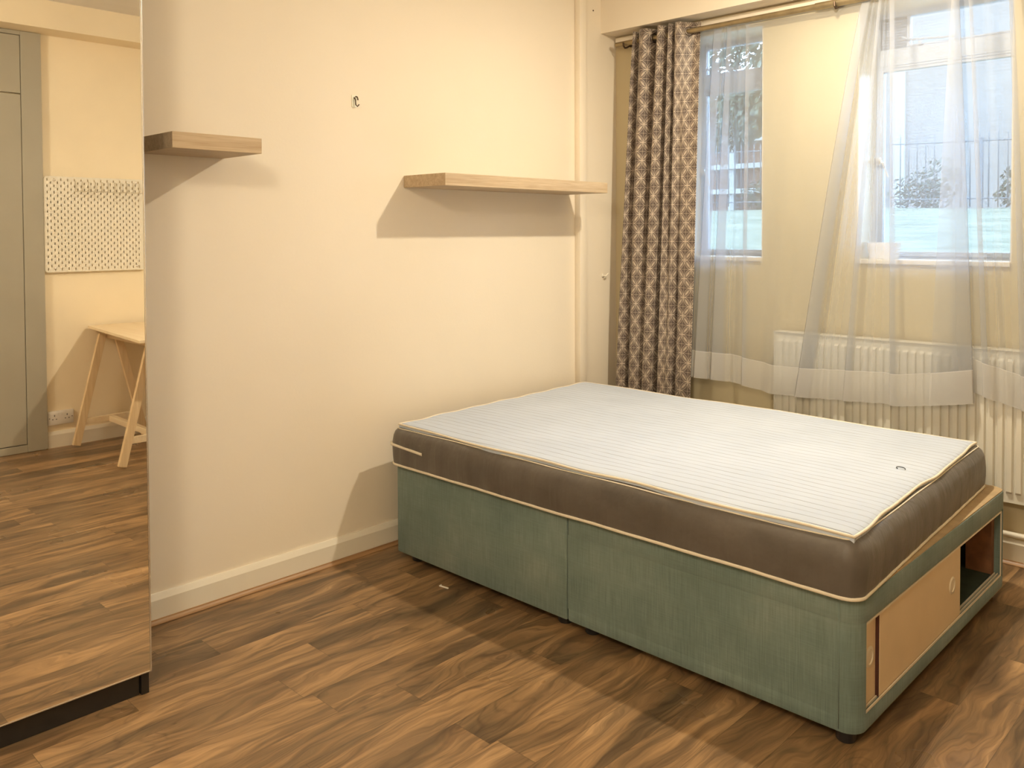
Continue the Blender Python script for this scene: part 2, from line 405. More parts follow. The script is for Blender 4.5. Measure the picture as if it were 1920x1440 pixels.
def pegboard_mat(y0, z0):
    t = NT('perforated_pegboard'); g = t.coord('Object')
    sp = t.n('ShaderNodeSeparateXYZ'); t.l(g, sp.inputs[0])
    def cell(oy, oz):
        y = t.math('SUBTRACT', t.math('MODULO', t.math('ADD', sp.outputs[1], 4.0+oy), 0.04), 0.02)
        z = t.math('SUBTRACT', t.math('MODULO', t.math('ADD', sp.outputs[2], 4.0+oz), 0.04), 0.02)
        return t.math('MULTIPLY', t.math('LESS_THAN', t.math('ABSOLUTE', y), 0.0030), t.math('LESS_THAN', t.math('ABSOLUTE', z), 0.0078))
    m = t.math('MAXIMUM', cell(0, 0), cell(0.02, 0.02))
    inn = t.math('MULTIPLY', t.math('LESS_THAN', t.math('ABSOLUTE', t.math('SUBTRACT', sp.outputs[1], 0.30)), 0.292),
                 t.math('LESS_THAN', t.math('ABSOLUTE', t.math('SUBTRACT', sp.outputs[2], 0.30)), 0.290))
    m = t.math('MULTIPLY', m, inn)
    b = t.pbr((0.84, 0.79, 0.66), 0.4)
    tr = t.n('ShaderNodeBsdfTransparent')
    mx = t.n('ShaderNodeMixShader'); t.l(m, mx.inputs[0]); t.l(b.outputs[0], mx.inputs[1]); t.l(tr.outputs[0], mx.inputs[2])
    return t.done(mx)

def grass_mat():
    t = NT('lawn_grass'); g = t.geo()
    n = t.noise(t.mapping(g, (1, 2.5, 1)), 1.6, 7, 0.7)
    return t.done(t.pbr(t.ramp(n, [(0.34, (0.085, 0.095, 0.070)), (0.66, (0.165, 0.168, 0.128))]), 0.9, 0, 0.1, t.bump(n, 0.5, 0.05)))
mat_grass = grass_mat()
def brick_mat():
    t = NT('pale_brick'); g = t.geo()
    sp = t.n('ShaderNodeSeparateXYZ'); t.l(g, sp.inputs[0]); cb = t.n('ShaderNodeCombineXYZ'); t.l(sp.outputs[0], cb.inputs[0]); t.l(sp.outputs[2], cb.inputs[1])
    br = t.n('ShaderNodeTexBrick'); t.l(cb.outputs[0], br.inputs['Vector'])
    br.inputs['Scale'].default_value = 1.0; br.inputs['Brick Width'].default_value = 0.23; br.inputs['Row Height'].default_value = 0.075
    br.inputs['Mortar Size'].default_value = 0.008
    br.inputs['Color1'].default_value = (0.17, 0.15, 0.14, 1); br.inputs['Color2'].default_value = (0.20, 0.175, 0.16, 1); br.inputs['Mortar'].default_value = (0.22, 0.205, 0.20, 1)
    col = t.mix(0.25, br.outputs['Color'], t.ramp(t.noise(g, 0.8, 4), [(0.3, (0.15, 0.13, 0.12)), (0.7, (0.25, 0.22, 0.205))]))
    return t.done(t.pbr(col, 0.9, 0, 0.1))
mat_brick = brick_mat()
def leaf_mat(name, a, b):
    t = NT(name); g = t.geo(); n = t.noise(g, 9, 4)
    return t.done(t.pbr(t.ramp(n, [(0.35, a), (0.65, b)]), 0.6, 0, 0.3))
mat_leaf = leaf_mat('bush_leaves', (0.022, 0.032, 0.020), (0.06, 0.075, 0.05))
mat_leaf2 = leaf_mat('tree_leaves', (0.04, 0.055, 0.035), (0.10, 0.115, 0.085))
mat_bark = simple('tree_bark', (0.14, 0.10, 0.07), 0.9, var=0.2)
mat_fence = simple('fence_iron', (0.06, 0.065, 0.075), 0.5)
mat_render = simple('pale_render', (0.62, 0.60, 0.57), 0.8, var=0.05)
mat_red = simple('red_brick_panel', (0.15, 0.085, 0.065), 0.8, var=0.1)
mat_conc = simple('white_concrete', (0.30, 0.30, 0.29), 0.7)
mat_path = simple('outer_wall_paint', (0.6, 0.56, 0.5), 0.8)

# ------------------------------------------------------------------ room shell
XR, YB, YW, ZC = 3.77, -3.9, 1.678, 2.74
WY1 = YW + 0.26      # outer face of the window wall
o = MB().box(-0.2, XR+0.2, YB-0.2, WY1, -0.12, 0.0).build('floor', mat_floor); struct(o)
o = MB().box(-0.2, XR+0.2, YB-0.2, WY1, ZC, ZC+0.12).build('ceiling', mat_ceiling); struct(o)
o = MB().box(-0.15, 0.0, YB-0.15, WY1, 0.0, ZC).build('wall_left', mat_wall); struct(o)
o = MB().box(XR, XR+0.15, YB-0.15, WY1, 0.0, ZC).build('wall_right', mat_wall_grey); struct(o)
o = MB().box(0.0, XR, YB-0.15, YB, 0.0, ZC).build('wall_back', mat_wall); struct(o)
# window wall with two openings
W1 = (0.42, 0.892, 1.205, 2.345); W2 = (1.352, 1.974, 1.205, 2.345)
m = MB()
for x0, x1 in ((0.0, W1[0]), (W1[1], W2[0]), (W2[1], XR)): m.box(x0, x1, YW, WY1, 0.0, ZC)
for W in (W1, W2):
    m.box(W[0], W[1], YW, WY1, 0.0, W[2]); m.box(W[0], W[1], YW, WY1, W[3], ZC)
bmesh.ops.remove_doubles(m.bm, verts=m.bm.verts, dist=1e-5)
struct(m.build('wall_window', mat_window_wall_shaded))
# window reveals and sills (white paint)
for i, W in enumerate((W1, W2)):
    m = MB(); e = 0.006
    m.box(W[0], W[0]+e, YW+0.001, YW+0.2, W[2], W[3]); m.box(W[1]-e, W[1], YW+0.001, YW+0.2, W[2], W[3])
    m.box(W[0], W[1], YW+0.001, YW+0.2, W[3]-e, W[3])
    struct(m.build('trim_%d' % (i+1), mat_white))
    m = MB().box(W[0]+0.003, W[1]-0.003, YW-0.012, YW+0.20, W[2]-0.012, W[2]+0.008, 0.003)
    struct(m.build('trim_%d' % (i+3), mat_white))
# downstand beam over the windows
struct(MB().box(0.0, XR, 1.543, YW, 2.422, ZC).build('trim_5', mat_wall))
# downstand beam along right wall
struct(MB().box(3.57, XR, YB, 1.543, 2.572, ZC).build('trim_6', mat_wall_grey))
# boxed pipe in the left wall corner
m = MB().box(0.0, 0.038, 1.318, 1.372, 0.0, 2.742, 0.004, 2); struct(shade(m.build('trim_7', mat_wall)))
# skirting boards + scotia
def skirting(name, a, b, nrm, mat=mat_white, h=0.100, t_=0.018):
    m = MB()
    prof = [(0, 0), (t_, 0), (t_, h-0.020), (t_-0.006, h-0.008), (t_-0.010, h), (0, h)]
    bm_ = m.bm; A = Vector((a[0], a[1], 0)); B = Vector((b[0], b[1], 0)); n = Vector((nrm[0], nrm[1], 0))
    ra = [bm_.verts.new(A + n*p + Vector((0, 0, q))) for p, q in prof]; rb = [bm_.verts.new(B + n*p + Vector((0, 0, q))) for p, q in prof]
    for i in range(len(prof)): bm_.faces.new((ra[i], ra[(i+1) % 6], rb[(i+1) % 6], rb[i]))
    bm_.faces.new(ra); bm_.faces.new(rb); bmesh.ops.recalc_face_normals(bm_, faces=bm_.faces)
    return struct(m.build(name, mat))
def scotia(name, a, b, nrm, off, mat):
    m = MB(); bm_ = m.bm
    prof = [(off, 0.0005), (off+0.015, 0.0005), (off+0.015, 0.003), (off+0.009, 0.007), (off+0.004, 0.012), (off+0.003, 0.016), (off, 0.016)]
    A = Vector((a[0], a[1], 0)); B = Vector((b[0], b[1], 0)); n = Vector((nrm[0], nrm[1], 0)); k = len(prof)
    ra = [bm_.verts.new(A + n*p + Vector((0, 0, q))) for p, q in prof]; rb = [bm_.verts.new(B + n*p + Vector((0, 0, q))) for p, q in prof]
    for i in range(k): bm_.faces.new((ra[i], ra[(i+1) % k], rb[(i+1) % k], rb[i]))
    bm_.faces.new(ra); bm_.faces.new(rb); bmesh.ops.recalc_face_normals(bm_, faces=bm_.faces)
    return struct(m.build(name, mat))
skirting('baseboard_left', (0.0, -1.10), (0.0, 1.318), (1, 0))
scotia('trim_8', (0.0, -1.10), (0.0, 1.318), (1, 0), 0.018, mat_scotia)
skirting('baseboard_window', (0.0, YW), (XR, YW), (0, -1))
scotia('trim_9', (0.0, YW), (XR, YW), (0, -1), 0.018, mat_scotia_x)
skirting('baseboard_right', (XR, -0.385), (XR, 1.66), (-1, 0))
# cream batten on the window wall behind the curtain rod
struct(MB().box(0.012, 3.5, YW-0.022, YW, 2.362, 2.412, 0.002).build('trim_10', mat_wall))

# ------------------------------------------------------------------ windows
def window(idx, W, vent):
    x0, x1, z0, z1 = W; y = YW + 0.20; d = 0.045
    root = bpy.data.objects.new('window_%d' % idx, None); root.location = (x0, y, z0); C.objects.link(root); root['kind'] = 'structure'
    bpy.context.view_layer.update()
    m = MB(); s = 0.022
    m.box(x0+0.006, x0+s, y, y+d, z0, z1, 0.002); m.box(x1-s*0.5, x1-0.001, y, y+d, z0, z1, 0.002)
    m.box(x0+s, x1-s*0.5, y, y+d, z1-0.03, z1, 0.002); m.box(x0+s, x1-s*0.5, y, y+d, z0, z0+0.018, 0.002)
    m.box(x0+s, x1-s*0.5, y-0.008, y+d, 2.082, 2.172, 0.004)
    m.box(x0+s, x1-s*0.5, y-0.012, y, 2.094, 2.106, 0.002)
    part(m, 'window_frame', mat_frame, root)
    # lower casement and upper light sashes
    m = MB(); a0, a1 = x0+s, x1-s*0.5
    for (p0, p1, q0, q1) in ((a0, a1, z0+0.018, 2.082),):
        k = 0.017
        m.box(p0, p0+k, y-0.006, y+0.03, q0, q1, 0.002); m.box(p1-0.008, p1, y-0.006, y+0.03, q0, q1, 0.002)
        m.box(p0+k, p1-0.008, y-0.006, y+0.03, q0, q0+0.022, 0.002); m.box(p0+k, p1-0.008, y-0.006, y+0.03, q1-0.012, q1, 0.002)
    part(m, 'casement_sash', mat_frame, root)
    m = MB(); u0 = a0 + (0.118 if vent else 0.0)
    m.box(u0, u0+0.014, y-0.004, y+0.03, 2.172, z1-0.03, 0.002); m.box(u0+0.014, a1, y-0.004, y+0.03, 2.172, 2.18, 0.002)
    part(m, 'top_sash', mat_frame, root)
    m = MB(); m.box(a0+0.012, a1-0.004, y+0.012, y+0.016, z0+0.035, 2.078); part(m, 'glass_pane', mat_glass, root)
    m = MB(); m.box(u0+0.008, a1-0.002, y+0.012, y+0.016, 2.174, z1-0.03); part(m, 'glass_pane', mat_glass, root)
    if vent:
        m = MB()
        m.box(a0, u0, y+0.03, y+0.034, 2.172, z1-0.03)
        part(m, 'vent_backing', simple('vent_backing', (0.22, 0.19, 0.15), 0.7), root)
        m = MB(); zz = 2.182
        while zz < z1-0.04:
            m.beam((a0+0.004, y+0.012, zz), (u0-0.004, y+0.012, zz), 0.018, 0.003, (0, 0.6, 0.8), 0.0005); zz += 0.0125
        part(m, 'vent_louvre', mat_frame, root)
    # window stay on the transom
    m = MB(); cx = x0 + (0.20 if vent else 0.10)
    m.box(cx-0.006, cx+0.010, y-0.02, y-0.004, 2.172, 2.192, 0.002)
    m.tube([(cx-0.07, y-0.022, 2.214), (cx-0.03, y-0.022, 2.198), (cx+0.02, y-0.022, 2.196), (cx+0.11, y-0.022, 2.188), (cx+0.15, y-0.020, 2.192)], 0.005, 8)
    m.lathe([(0.0, 0), (0.010, 0.0), (0.010, 0.014), (0.0, 0.018)], (cx+0.145, y-0.022, 2.184), n=16)
    shade(part(m, 'stay', mat_frame, root))
    # casement handle on the left stile
    m = MB(); hz = 1.66
    m.box(x0+0.012, x0+0.034, y-0.02, y-0.004, hz-0.018, hz+0.018, 0.003)
    m.tube([(x0+0.022, y-0.024, hz), (x0+0.035, y-0.032, hz+0.004), (x0+0.05, y-0.034, hz-0.012), (x0+0.075, y-0.034, hz-0.075)], [0.008, 0.008, 0.006, 0.004], 10)
    shade(part(m, 'handle', mat_silver, root))
window(1, W1, False); window(2, W2, True)

# ------------------------------------------------------------------ lamps (ceiling bulb lamp and an added fill globe)
def ceiling_lamp(pos, power, label, r):
    root = empty('ceiling_lamp', (pos[0], pos[1], ZC), label, 'lamp')
    m = MB(); m.lathe([(0.0, 0), (0.05, 0), (0.05, -0.015), (0.02, -0.03), (0.018, -0.075), (0.0, -0.075)], (pos[0], pos[1], ZC))
    part(m, 'lamp_holder', mat_bulb_holder, root)
    m = MB(); m.lathe([(0.0, -0.030), (0.018, -0.025), (0.030, -0.008), (0.030, 0.008), (0.020, 0.030), (0.013, 0.066), (0.0, 0.066)], (pos[0], pos[1], pos[2]), n=24)
    b = part(m, 'bulb', mat_bulb, root); b.visible_shadow = True
    l = point_light('bulb_light', (0, 0, 0), power, LAMP_COLOR, r)
    l.parent = root; l.location = (0, 0, pos[2]-ZC-0.05)
    al = bpy.data.lights.new('bulb_down_light', 'AREA'); al.shape = 'DISK'; al.size = 0.07; al.energy = LAMP_DOWN_POWER; al.color = LAMP_COLOR
    ao = bpy.data.objects.new('bulb_down_light', al); C.objects.link(ao); ao.parent = root; ao.location = (0, 0, pos[2]-ZC-0.06)
    return root
ceiling_lamp(LAMP_POS, LAMP_POWER, 'bare bulb lamp on the ceiling above the bed', 0.035)
root = empty('fill_globe', (FILL_GLOBE_POS[0], FILL_GLOBE_POS[1], ZC), 'added fill light globe out of view at the back of the room', 'lamp')  # added out of view to lift the room with soft fill light
m = MB(); m.lathe([(0.0, 0), (0.05, 0), (0.05, -0.02), (0.008, -0.03), (0.008, -0.10), (0.03, -0.11), (0.0, -0.11)], (FILL_GLOBE_POS[0], FILL_GLOBE_POS[1], ZC), n=32); part(m, 'fill_globe_mount', mat_bulb_holder, root)
m = MB(); gr_ = 0.17; m.lathe([(0.0, -gr_)]+[(gr_*math.sin(math.radians(a_)), -gr_*math.cos(math.radians(a_))) for a_ in range(10, 180, 10)]+[(0.0, gr_)], FILL_GLOBE_POS, n=40)
t = NT('fill_glow'); e = t.n('ShaderNodeEmission'); e.inputs[0].default_value = (*LAMP_COLOR, 1); e.inputs[1].default_value = FILL_GLOBE_POWER/(math.pi*4*math.pi*gr_**2)
part(m, 'fill_globe_emitter', t.done(e), root)

# ------------------------------------------------------------------ divan base
def rrect(x0, x1, y0, y1, rads, n=8):
    """rads: radii for corners (x0,y0),(x1,y0),(x1,y1),(x0,y1), counter clockwise"""
    pts = []
    for (cx, cy, a0), r in zip(((x0, y0, 180), (x1, y0, 270), (x1, y1, 0), (x0, y1, 90)), rads):
        sx = 1 if cx == x0 else -1; sy = 1 if cy == y0 else -1
        if r <= 0: pts.append((cx, cy)); continue
        ox, oy = cx + sx*r, cy + sy*r
        for k in range(n+1):
            a = math.radians(a0 + 90*k/n); pts.append((ox + r*math.cos(a), oy + r*math.sin(a)))
    return pts
BX0, BX1, BXS, BY1, BZ0, BZ1 = 0.147, 2.047, 1.066, 1.349, 0.030, 0.386
divan = empty('divan_base', (0.5*(BX0+BX1), 0.5*BY1, 0), 'worn teal green divan bed base in two halves with sliding storage doors at its end', 'bed base')
def loft(bm_, rings, close_bottom=True, close_top=True):
    vr = [[bm_.verts.new(p) for p in r] for r in rings]; n = len(rings[0])
    for A, B in zip(vr, vr[1:]):
        for k in range(n): bm_.faces.new((A[k], A[(k+1) % n], B[(k+1) % n], B[k]))
    if close_bottom: bm_.faces.new(list(reversed(vr[0])))
    if close_top: bm_.faces.new(vr[-1])
# left half: solid upholstered box with softened edges
def soft_box(m, x0, x1, y0, y1, z0, z1, rads, e=0.006):
    rings = []
    for ins, z in ((e, z0), (e*0.3, z0+e*0.3), (0, z0+e), (0, z1-e), (e*0.3, z1-e*0.3), (e, z1)):
        rr = [max(r-ins, 0.001) for r in rads]
        rings.append([(x, y, z) for x, y in rrect(x0+ins, x1-ins, y0+ins, y1-ins, rr)])
    loft(m.bm, rings)
m = MB(); soft_box(m, BX0, BXS-0.003, 0.0, BY1, BZ0, BZ1, (0.012, 0.006, 0.006, 0.012))
bmesh.ops.recalc_face_normals(m.bm, faces=m.bm.faces)
o = part(m, 'base_section', mat_divan, divan); shade(o); o['label'] = 'plain teal half of the base at the wall end'
# right half with the end opening
OY0, OY1, OZ0, OZ1 = 0.048, 1.292, 0.078, 0.318
m = MB(); R4 = (0.006, 0.050, 0.050, 0.006); x0 = BXS+0.003
soft_box(m, x0, BX1, 0.0, BY1, OZ1, BZ1, R4)
soft_box(m, x0, BX1, 0.0, BY1, BZ0, OZ0, R4)
full = rrect(x0, BX1, 0.0, BY1, R4)
# front wall incl. rounded corner
fr_poly = [p for p in full if p[1] <= 0.0501 and True]
fr_poly = sorted([p for p in fr_poly], key=lambda p: p[0])
front = [(x0, 0.0)] + [p for p in full if p[0] > BX1-0.06 and p[1] < 0.0501] 
front = front + [(BX1, OY0), (BX1-0.03, OY0), (BX1-0.045, 0.022), (x0, 0.022)]
front = [p for i, p in enumerate(front) if i == 0 or (abs(p[0]-front[i-1][0])+abs(p[1]-front[i-1][1])) > 1e-4]
front = [p for p in front if not (p[0] > BX1-0.002 and p[1] > OY0+1e-4)]
m.prism(front, OZ0-0.005, OZ1+0.005)
back = [(x, BY1-y) for x, y in front]; 
m.prism([(x, y) for x, y in back], OZ0-0.005, OZ1+0.005)
m.box(x0, x0+0.02, 0.02, BY1-0.02, OZ0-0.005, OZ1+0.005)
bmesh.ops.recalc_face_normals(m.bm, faces=m.bm.faces)
o = part(m, 'base_section', mat_divan, divan); shade(o, 35); o['label'] = 'teal half of the base with the storage opening'
# seams: vertical piping on corner
m = MB(); m.tube([(BX1-0.052, -0.0005, BZ0+0.01), (BX1-0.052, -0.0005, BZ1-0.004)], 0.0016, 6); part(m, 'corner_seam', mat_divan, divan)
# lighter hem strip on the lower front edge / wear is in the cloth. top cloth
m = MB()
for a, b, rr in ((BX0+0.004, BXS-0.006, (0.012, 0.004, 0.004, 0.012)), (BXS+0.006, BX1-0.004, (0.004, 0.046, 0.046, 0.004))):
    m.prism(rrect(a, b, 0.004, BY1-0.004, rr), BZ1-0.001, BZ1+0.0025)
part(m, 'top_cloth', mat_topcloth, divan)
# interior lining and post
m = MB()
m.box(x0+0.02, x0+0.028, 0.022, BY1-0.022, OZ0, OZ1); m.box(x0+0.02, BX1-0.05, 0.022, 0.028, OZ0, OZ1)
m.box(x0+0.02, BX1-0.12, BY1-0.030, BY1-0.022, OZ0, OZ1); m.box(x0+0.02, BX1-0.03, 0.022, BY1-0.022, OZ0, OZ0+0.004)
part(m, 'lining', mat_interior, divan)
m = MB().box(BX1-0.115, BX1-0.028, OY1-0.024, OY1+0.02, OZ0, OZ1, 0.001); part(m, 'wooden_post', mat_post, divan)
# tracks
m = MB()
for z0_, z1_ in ((OZ0, OZ0+0.006), (OZ1-0.006, OZ1)):
    for xx in (BX1-0.004, BX1-0.014, BX1-0.024): m.box(xx, xx+0.003, OY0, OY1, z0_, z1_)
m.box(BX1-0.026, BX1-0.001, OY0, OY0+0.003, OZ0, OZ1); m.box(BX1-0.005, BX1-0.001, OY1-0.003, OY1, OZ0, OZ1)
part(m, 'door_track', mat_cream_plastic, divan)
def sliding_door(y0, y1, xo, py, lab):
    m = MB().box(BX1-xo-0.004, BX1-xo, y0, y1, OZ0+0.002, OZ1-0.002, 0.0008)
    d = part(m, 'sliding_door', mat_door_board, divan); d['label'] = lab
    m = MB(); m.lathe([(0.018, -0.002), (0.018, 0.0005), (0.020, 0.003), (0.025, 0.003), (0.028, 0.0005), (0.028, -0.001)], (BX1-xo, py, 0.203), axis='X', n=36)
    m.lathe([(0.0, 0.0), (0.0185, 0.0), (0.0185, 0.0006), (0.0, 0.0006)], (BX1-xo, py, 0.203), axis='X', n=36)
    shade(part(m, 'finger_pull', mat_cream_plastic, d))
sliding_door(0.060, 0.760, 0.016, 0.109, 'rear cream sliding door mostly hidden')
sliding_door(0.153, 0.836, 0.006, 0.754, 'front cream sliding door')
m = MB().box(BX1-0.020, BX1-0.007, 0.1495, 0.1535, OZ0+0.004, OZ1-0.004); part(m, 'door_edge_strip', simple('dark_red_edge', (0.07, 0.022, 0.014), 0.6), divan)
for (cx, cy) in ((0.225, 0.050), (BXS-0.045, 0.045), (BXS+0.075, 0.045), (BX1-0.046, 0.034), (BX1-0.06, BY1-0.09), (0.225, BY1-0.08), (BXS-0.05, BY1-0.08), (BXS+0.06, BY1-0.08)):
    m = MB(); m.lathe([(0.0, 0.0), (0.023, 0.0), (0.026, 0.004), (0.026, 0.026), (0.028, 0.0295), (0.0, 0.0298)], (cx, cy, 0.0005), n=24)
    shade(part(m, 'foot', mat_black, divan))

# ------------------------------------------------------------------ mattress
MX0, MX1, MY0, MY1, MZ0, MZ1 = 0.118, 2.056, -0.022, 1.336, 0.389, 0.546
SH = -0.050
def wob(a, b, c, s=1.0):
    return s*(math.sin(a*5.1+b*2.3)*0.5 + math.sin(a*11.7-b*7.1+c*3)*0.3 + math.sin(a*23.0+b*17.0)*0.2)
def shear(x, y, z): return (x + SH*(y-MY0), y, z)
mattress = empty('mattress', (1.07, 0.66, 0.386), 'thin foam mattress with pinstriped white top and taupe sides lying on the divan base', 'mattress')
def dense(poly, step=0.03):
    out = []
    n = len(poly)
    for i in range(n):
        a = Vector(poly[i]); b = Vector(poly[(i+1) % n]); L = (b-a).length; k = max(1, int(L/step))
        for j in range(k): out.append(tuple(a + (b-a)*j/k))
    return out
base_poly = dense(rrect(MX0, MX1, MY0, MY1, (0.055,)*4, 8), 0.025)
cx0, cy0 = 0.5*(MX0+MX1), 0.5*(MY0+MY1)
def inset_pt(p, ins):
    x, y = p; dx = min(ins, abs(x-cx0)); 
    # move toward centre along the outward normal of the rounded rectangle
    r = 0.055; qx = min(max(x, MX0+r), MX1-r); qy = min(max(y, MY0+r), MY1-r)
    nx, ny = x-qx, y-qy; L = math.hypot(nx, ny) or 1.0
    return x - nx/L*ins, y - ny/L*ins
m = MB(); rings = []
prof = [(0.030, 0.000), (0.010, 0.000), (0.003, 0.006), (0.000, 0.020), (-0.002, 0.045), (-0.004, 0.075), (-0.003, 0.10), (0.002, 0.122), (0.010, 0.138), (0.022, 0.148), (0.036, 0.153), (0.06, 0.154)]
NB = len(base_poly)
for ins, dz in prof:
    r_ = []
    for i, p in enumerate(base_poly):
        wv = wob(p[0], p[1], dz*20, 1.0)
        amp = 0.0035*math.sin(math.pi*min(max(dz/0.154, 0), 1))
        fold = 0.0015*math.sin(i*1.7)*math.sin(math.pi*min(dz/0.10, 1)) if dz < 0.1 else 0
        x, y = inset_pt(p, ins + amp*wv + fold)
        zz = MZ0 + dz + 0.0035*wob(p[0]*0.7, p[1]*0.7, 1)*(dz/0.154)
        r_.append(shear(x, y, zz))
    rings.append(r_)
loft(m.bm, rings)
bmesh.ops.recalc_face_normals(m.bm, faces=m.bm.faces)
shade(part(m, 'side_cover', mat_side, mattress), 60)
# top panel: grid with slightly wavy border, follows the puffed top
def top_z(x, y):
    ex = min(x-MX0, MX1-x, y-MY0, MY1-y)
    puff = 0.007*(1-math.exp(-max(ex, 0)/0.12))
    return MZ1 + puff + 0.0025*wob(x*0.9, y*0.9, 2) + 0.0018*math.sin(y*31+x*2.0)*math.sin(x*9)
TI = 0.030
def panel_pt(u, v):
    x = MX0+TI + (MX1-MX0-2*TI)*u; y = MY0+TI + (MY1-MY0-2*TI)*v
    # wavy borders
    eu = min(u, 1-u); ev = min(v, 1-v)
    wy_ = 0.006*(math.sin(x*6.5)+0.6*math.sin(x*14.3+1))*(1-min(ev/0.12, 1))
    wx_ = 0.005*(math.sin(y*8.0+1)+0.5*math.sin(y*19))*(1-min(eu/0.08, 1))
    # corners pinch
    return x + wx_, y + wy_
NU, NV = 110, 80
m = MB(); gv = []
for i in range(NU+1):
    row = []
    for j in range(NV+1):
        u, v = i/NU, j/NV; x, y = panel_pt(u, v)
        ed = min(min(u, 1-u)*(MX1-MX0), min(v, 1-v)*(MY1-MY0))
        z = top_z(x, y) + 0.009 - 0.006*math.exp(-ed/0.012)
        row.append(m.bm.verts.new(shear(x, y, z)))
    gv.append(row)
for i in range(NU):
    for j in range(NV): f = m.bm.faces.new((gv[i][j], gv[i+1][j], gv[i+1][j+1], gv[i][j+1])); f.smooth = True
border = [(i/NU, 0) for i in range(NU)] + [(1, j/NV) for j in range(NV)] + [(1-i/NU, 1) for i in range(NU)] + [(0, 1-j/NV) for j in range(NV)]
bpts = []
for u, v in border:
    x, y = panel_pt(u, v); bpts.append(shear(x, y, top_z(x, y)+0.003))
# skirt of panel down
gvb = {}
loop = [gv[i][0] for i in range(NU)] + [gv[NU][j] for j in range(NV)] + [gv[NU-i][NV] for i in range(NU)] + [gv[0][NV-j] for j in range(NV)]
low = []
for vtx in loop:
    low.append(m.bm.verts.new(vtx.co + Vector((0, 0, -0.020))))
for k in range(len(loop)):
    m.bm.faces.new((loop[k], low[k], low[(k+1) % len(loop)], loop[(k+1) % len(loop)]))
bmesh.ops.recalc_face_normals(m.bm, faces=m.bm.faces)
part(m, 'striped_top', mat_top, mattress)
m = MB(); m.tube(bpts, 0.0042, 8, closed=True); part(m, 'top_piping', mat_piping, mattress)
# flat binding tape beneath the top piping on the sloping edge
m = MB(); q = []
for p in base_poly:
    x, y = inset_pt(p, 0.024 + 0.003*wob(p[0]*1.3, p[1], 1)); q.append(shear(x, y, MZ0+0.1500+0.0035*wob(p[0]*0.7, p[1]*0.7, 1)))
m.tube(q, 0.0022, 6, closed=True); part(m, 'edge_piping', mat_piping, mattress)
m = MB(); q = []
for p in base_poly:
    x, y = inset_pt(p, 0.004); q.append(shear(x, y, MZ0+0.006+0.002*wob(p[0], p[1], 2)))
m.tube(q, 0.0058, 8, closed=True); part(m, 'bottom_piping', mat_piping, mattress)
m = MB(); q = []
for k in range(14):
    x = MX0+0.03+0.19*k/13; q.append(shear(x, MY0-0.001, MZ0+0.088-0.010*k/13))
q = [shear(MX0+0.012, MY0+0.012, MZ0+0.09)] + q
m.tube(q, 0.0058, 8); part(m, 'zip_tape', mat_piping, mattress)

# hair tie on the mattress
m = MB(); q = []
for k in range(16):
    a = 2.6*math.pi*k/15*0.5; q.append((1.894+0.014*math.cos(a), 0.713+0.008*math.sin(a), 0.5665+0.004*math.sin(a)))
z_s = top_z(1.894, 0.713) + 0.0112
q = [(x, y, z_s + 0.003*math.sin(math.pi*k/15)) for k, (x, y, z) in enumerate(q)]
m.tube(q, 0.0018, 6); o = m.build('hair_tie', simple('grey_elastic', (0.10, 0.11, 0.12), 0.5)); origin_to(o, (1.894, 0.713, z_s))
tag(o, 'tiny curled grey hair tie lying on the striped mattress top', 'hair tie')
# white staple / scrap on floor
m = MB(); m.box(-0.022, 0.022, -0.003, 0.003, 0, 0.004, 0.001); m.box(-0.022, -0.018, -0.003, 0.010, 0, 0.004, 0.001)
o = m.build('plastic_clip', mat_paper); o.location = (0.508, 0.018-0.08, 0.0005); o.rotation_euler = (0, 0, 0.15)
tag(o, 'small white plastic clip lying on the floor in front of the bed base', 'clip')

# ------------------------------------------------------------------ floating shelves
def shelf(y0, y1, z1, label):
    m = MB().box(0.0005, 0.2704, y0, y1, z1-0.052, z1, 0.0012, 2)
    o = m.build('floating_shelf', mat_oak); origin_to(o, (0, 0.5*(y0+y1), z1-0.052)); return tag(o, label, 'shelf')
shelf(0.167, 1.251, 1.5865, 'long pale oak floating shelf on the cream wall beside the window')
shelf(-0.975, -0.664, 1.6630, 'pale oak floating shelf partly hidden behind the mirrored wardrobe')

# ------------------------------------------------------------------ wall hooks
root = empty('adhesive_wall_hook', (0.0, -0.089, 1.88), 'small clear adhesive hook alone on the cream wall between the shelves', 'hook')
m = MB(); m.box(0.0003, 0.003, -0.102, -0.078, 1.855, 1.905, 0.001); part(m, 'back_plate', mat_clear, root)
m = MB(); m.tube([(0.004, -0.092, 1.895), (0.010, -0.090, 1.885), (0.010, -0.088, 1.865), (0.016, -0.084, 1.858), (0.022, -0.080, 1.866)], 0.0026, 8); part(m, 'hook_arm', mat_bracket, root)
m = MB(); m.tube([(0.004, -0.084, 1.900), (0.010, -0.080, 1.897), (0.010, -0.077, 1.885)], 0.0026, 8); part(m, 'hook_clip', mat_bracket, root)
root = empty('curtain_tieback_hook', (0.0, 1.557, 1.10), 'small white tieback hook on the corner wall left of the patterned curtain', 'hook')
m = MB(); m.lathe([(0.0, 0.0005), (0.011, 0.0005), (0.011, 0.004), (0.0, 0.005)], (0.0, 1.557, 1.10), axis='X', n=20); part(m, 'plate', mat_white, root)
m = MB(); m.tube([(0.004, 1.557, 1.10), (0.022, 1.557, 1.098), (0.028, 1.562, 1.105), (0.026, 1.574, 1.112)], 0.004, 8); shade(part(m, 'hook_arm', mat_white, root))
m = MB(); m.lathe([(0.0, 0.0), (0.004, 0.0), (0.004, 0.003), (0.0, 0.003)], (0.0002, 1.475, 2.535), axis='X', n=12)
o = m.build('wall_screw', mat_bracket); origin_to(o, (0.0, 1.475, 2.535)); tag(o, 'tiny screw in the wall corner high beside the window beam', 'screw')

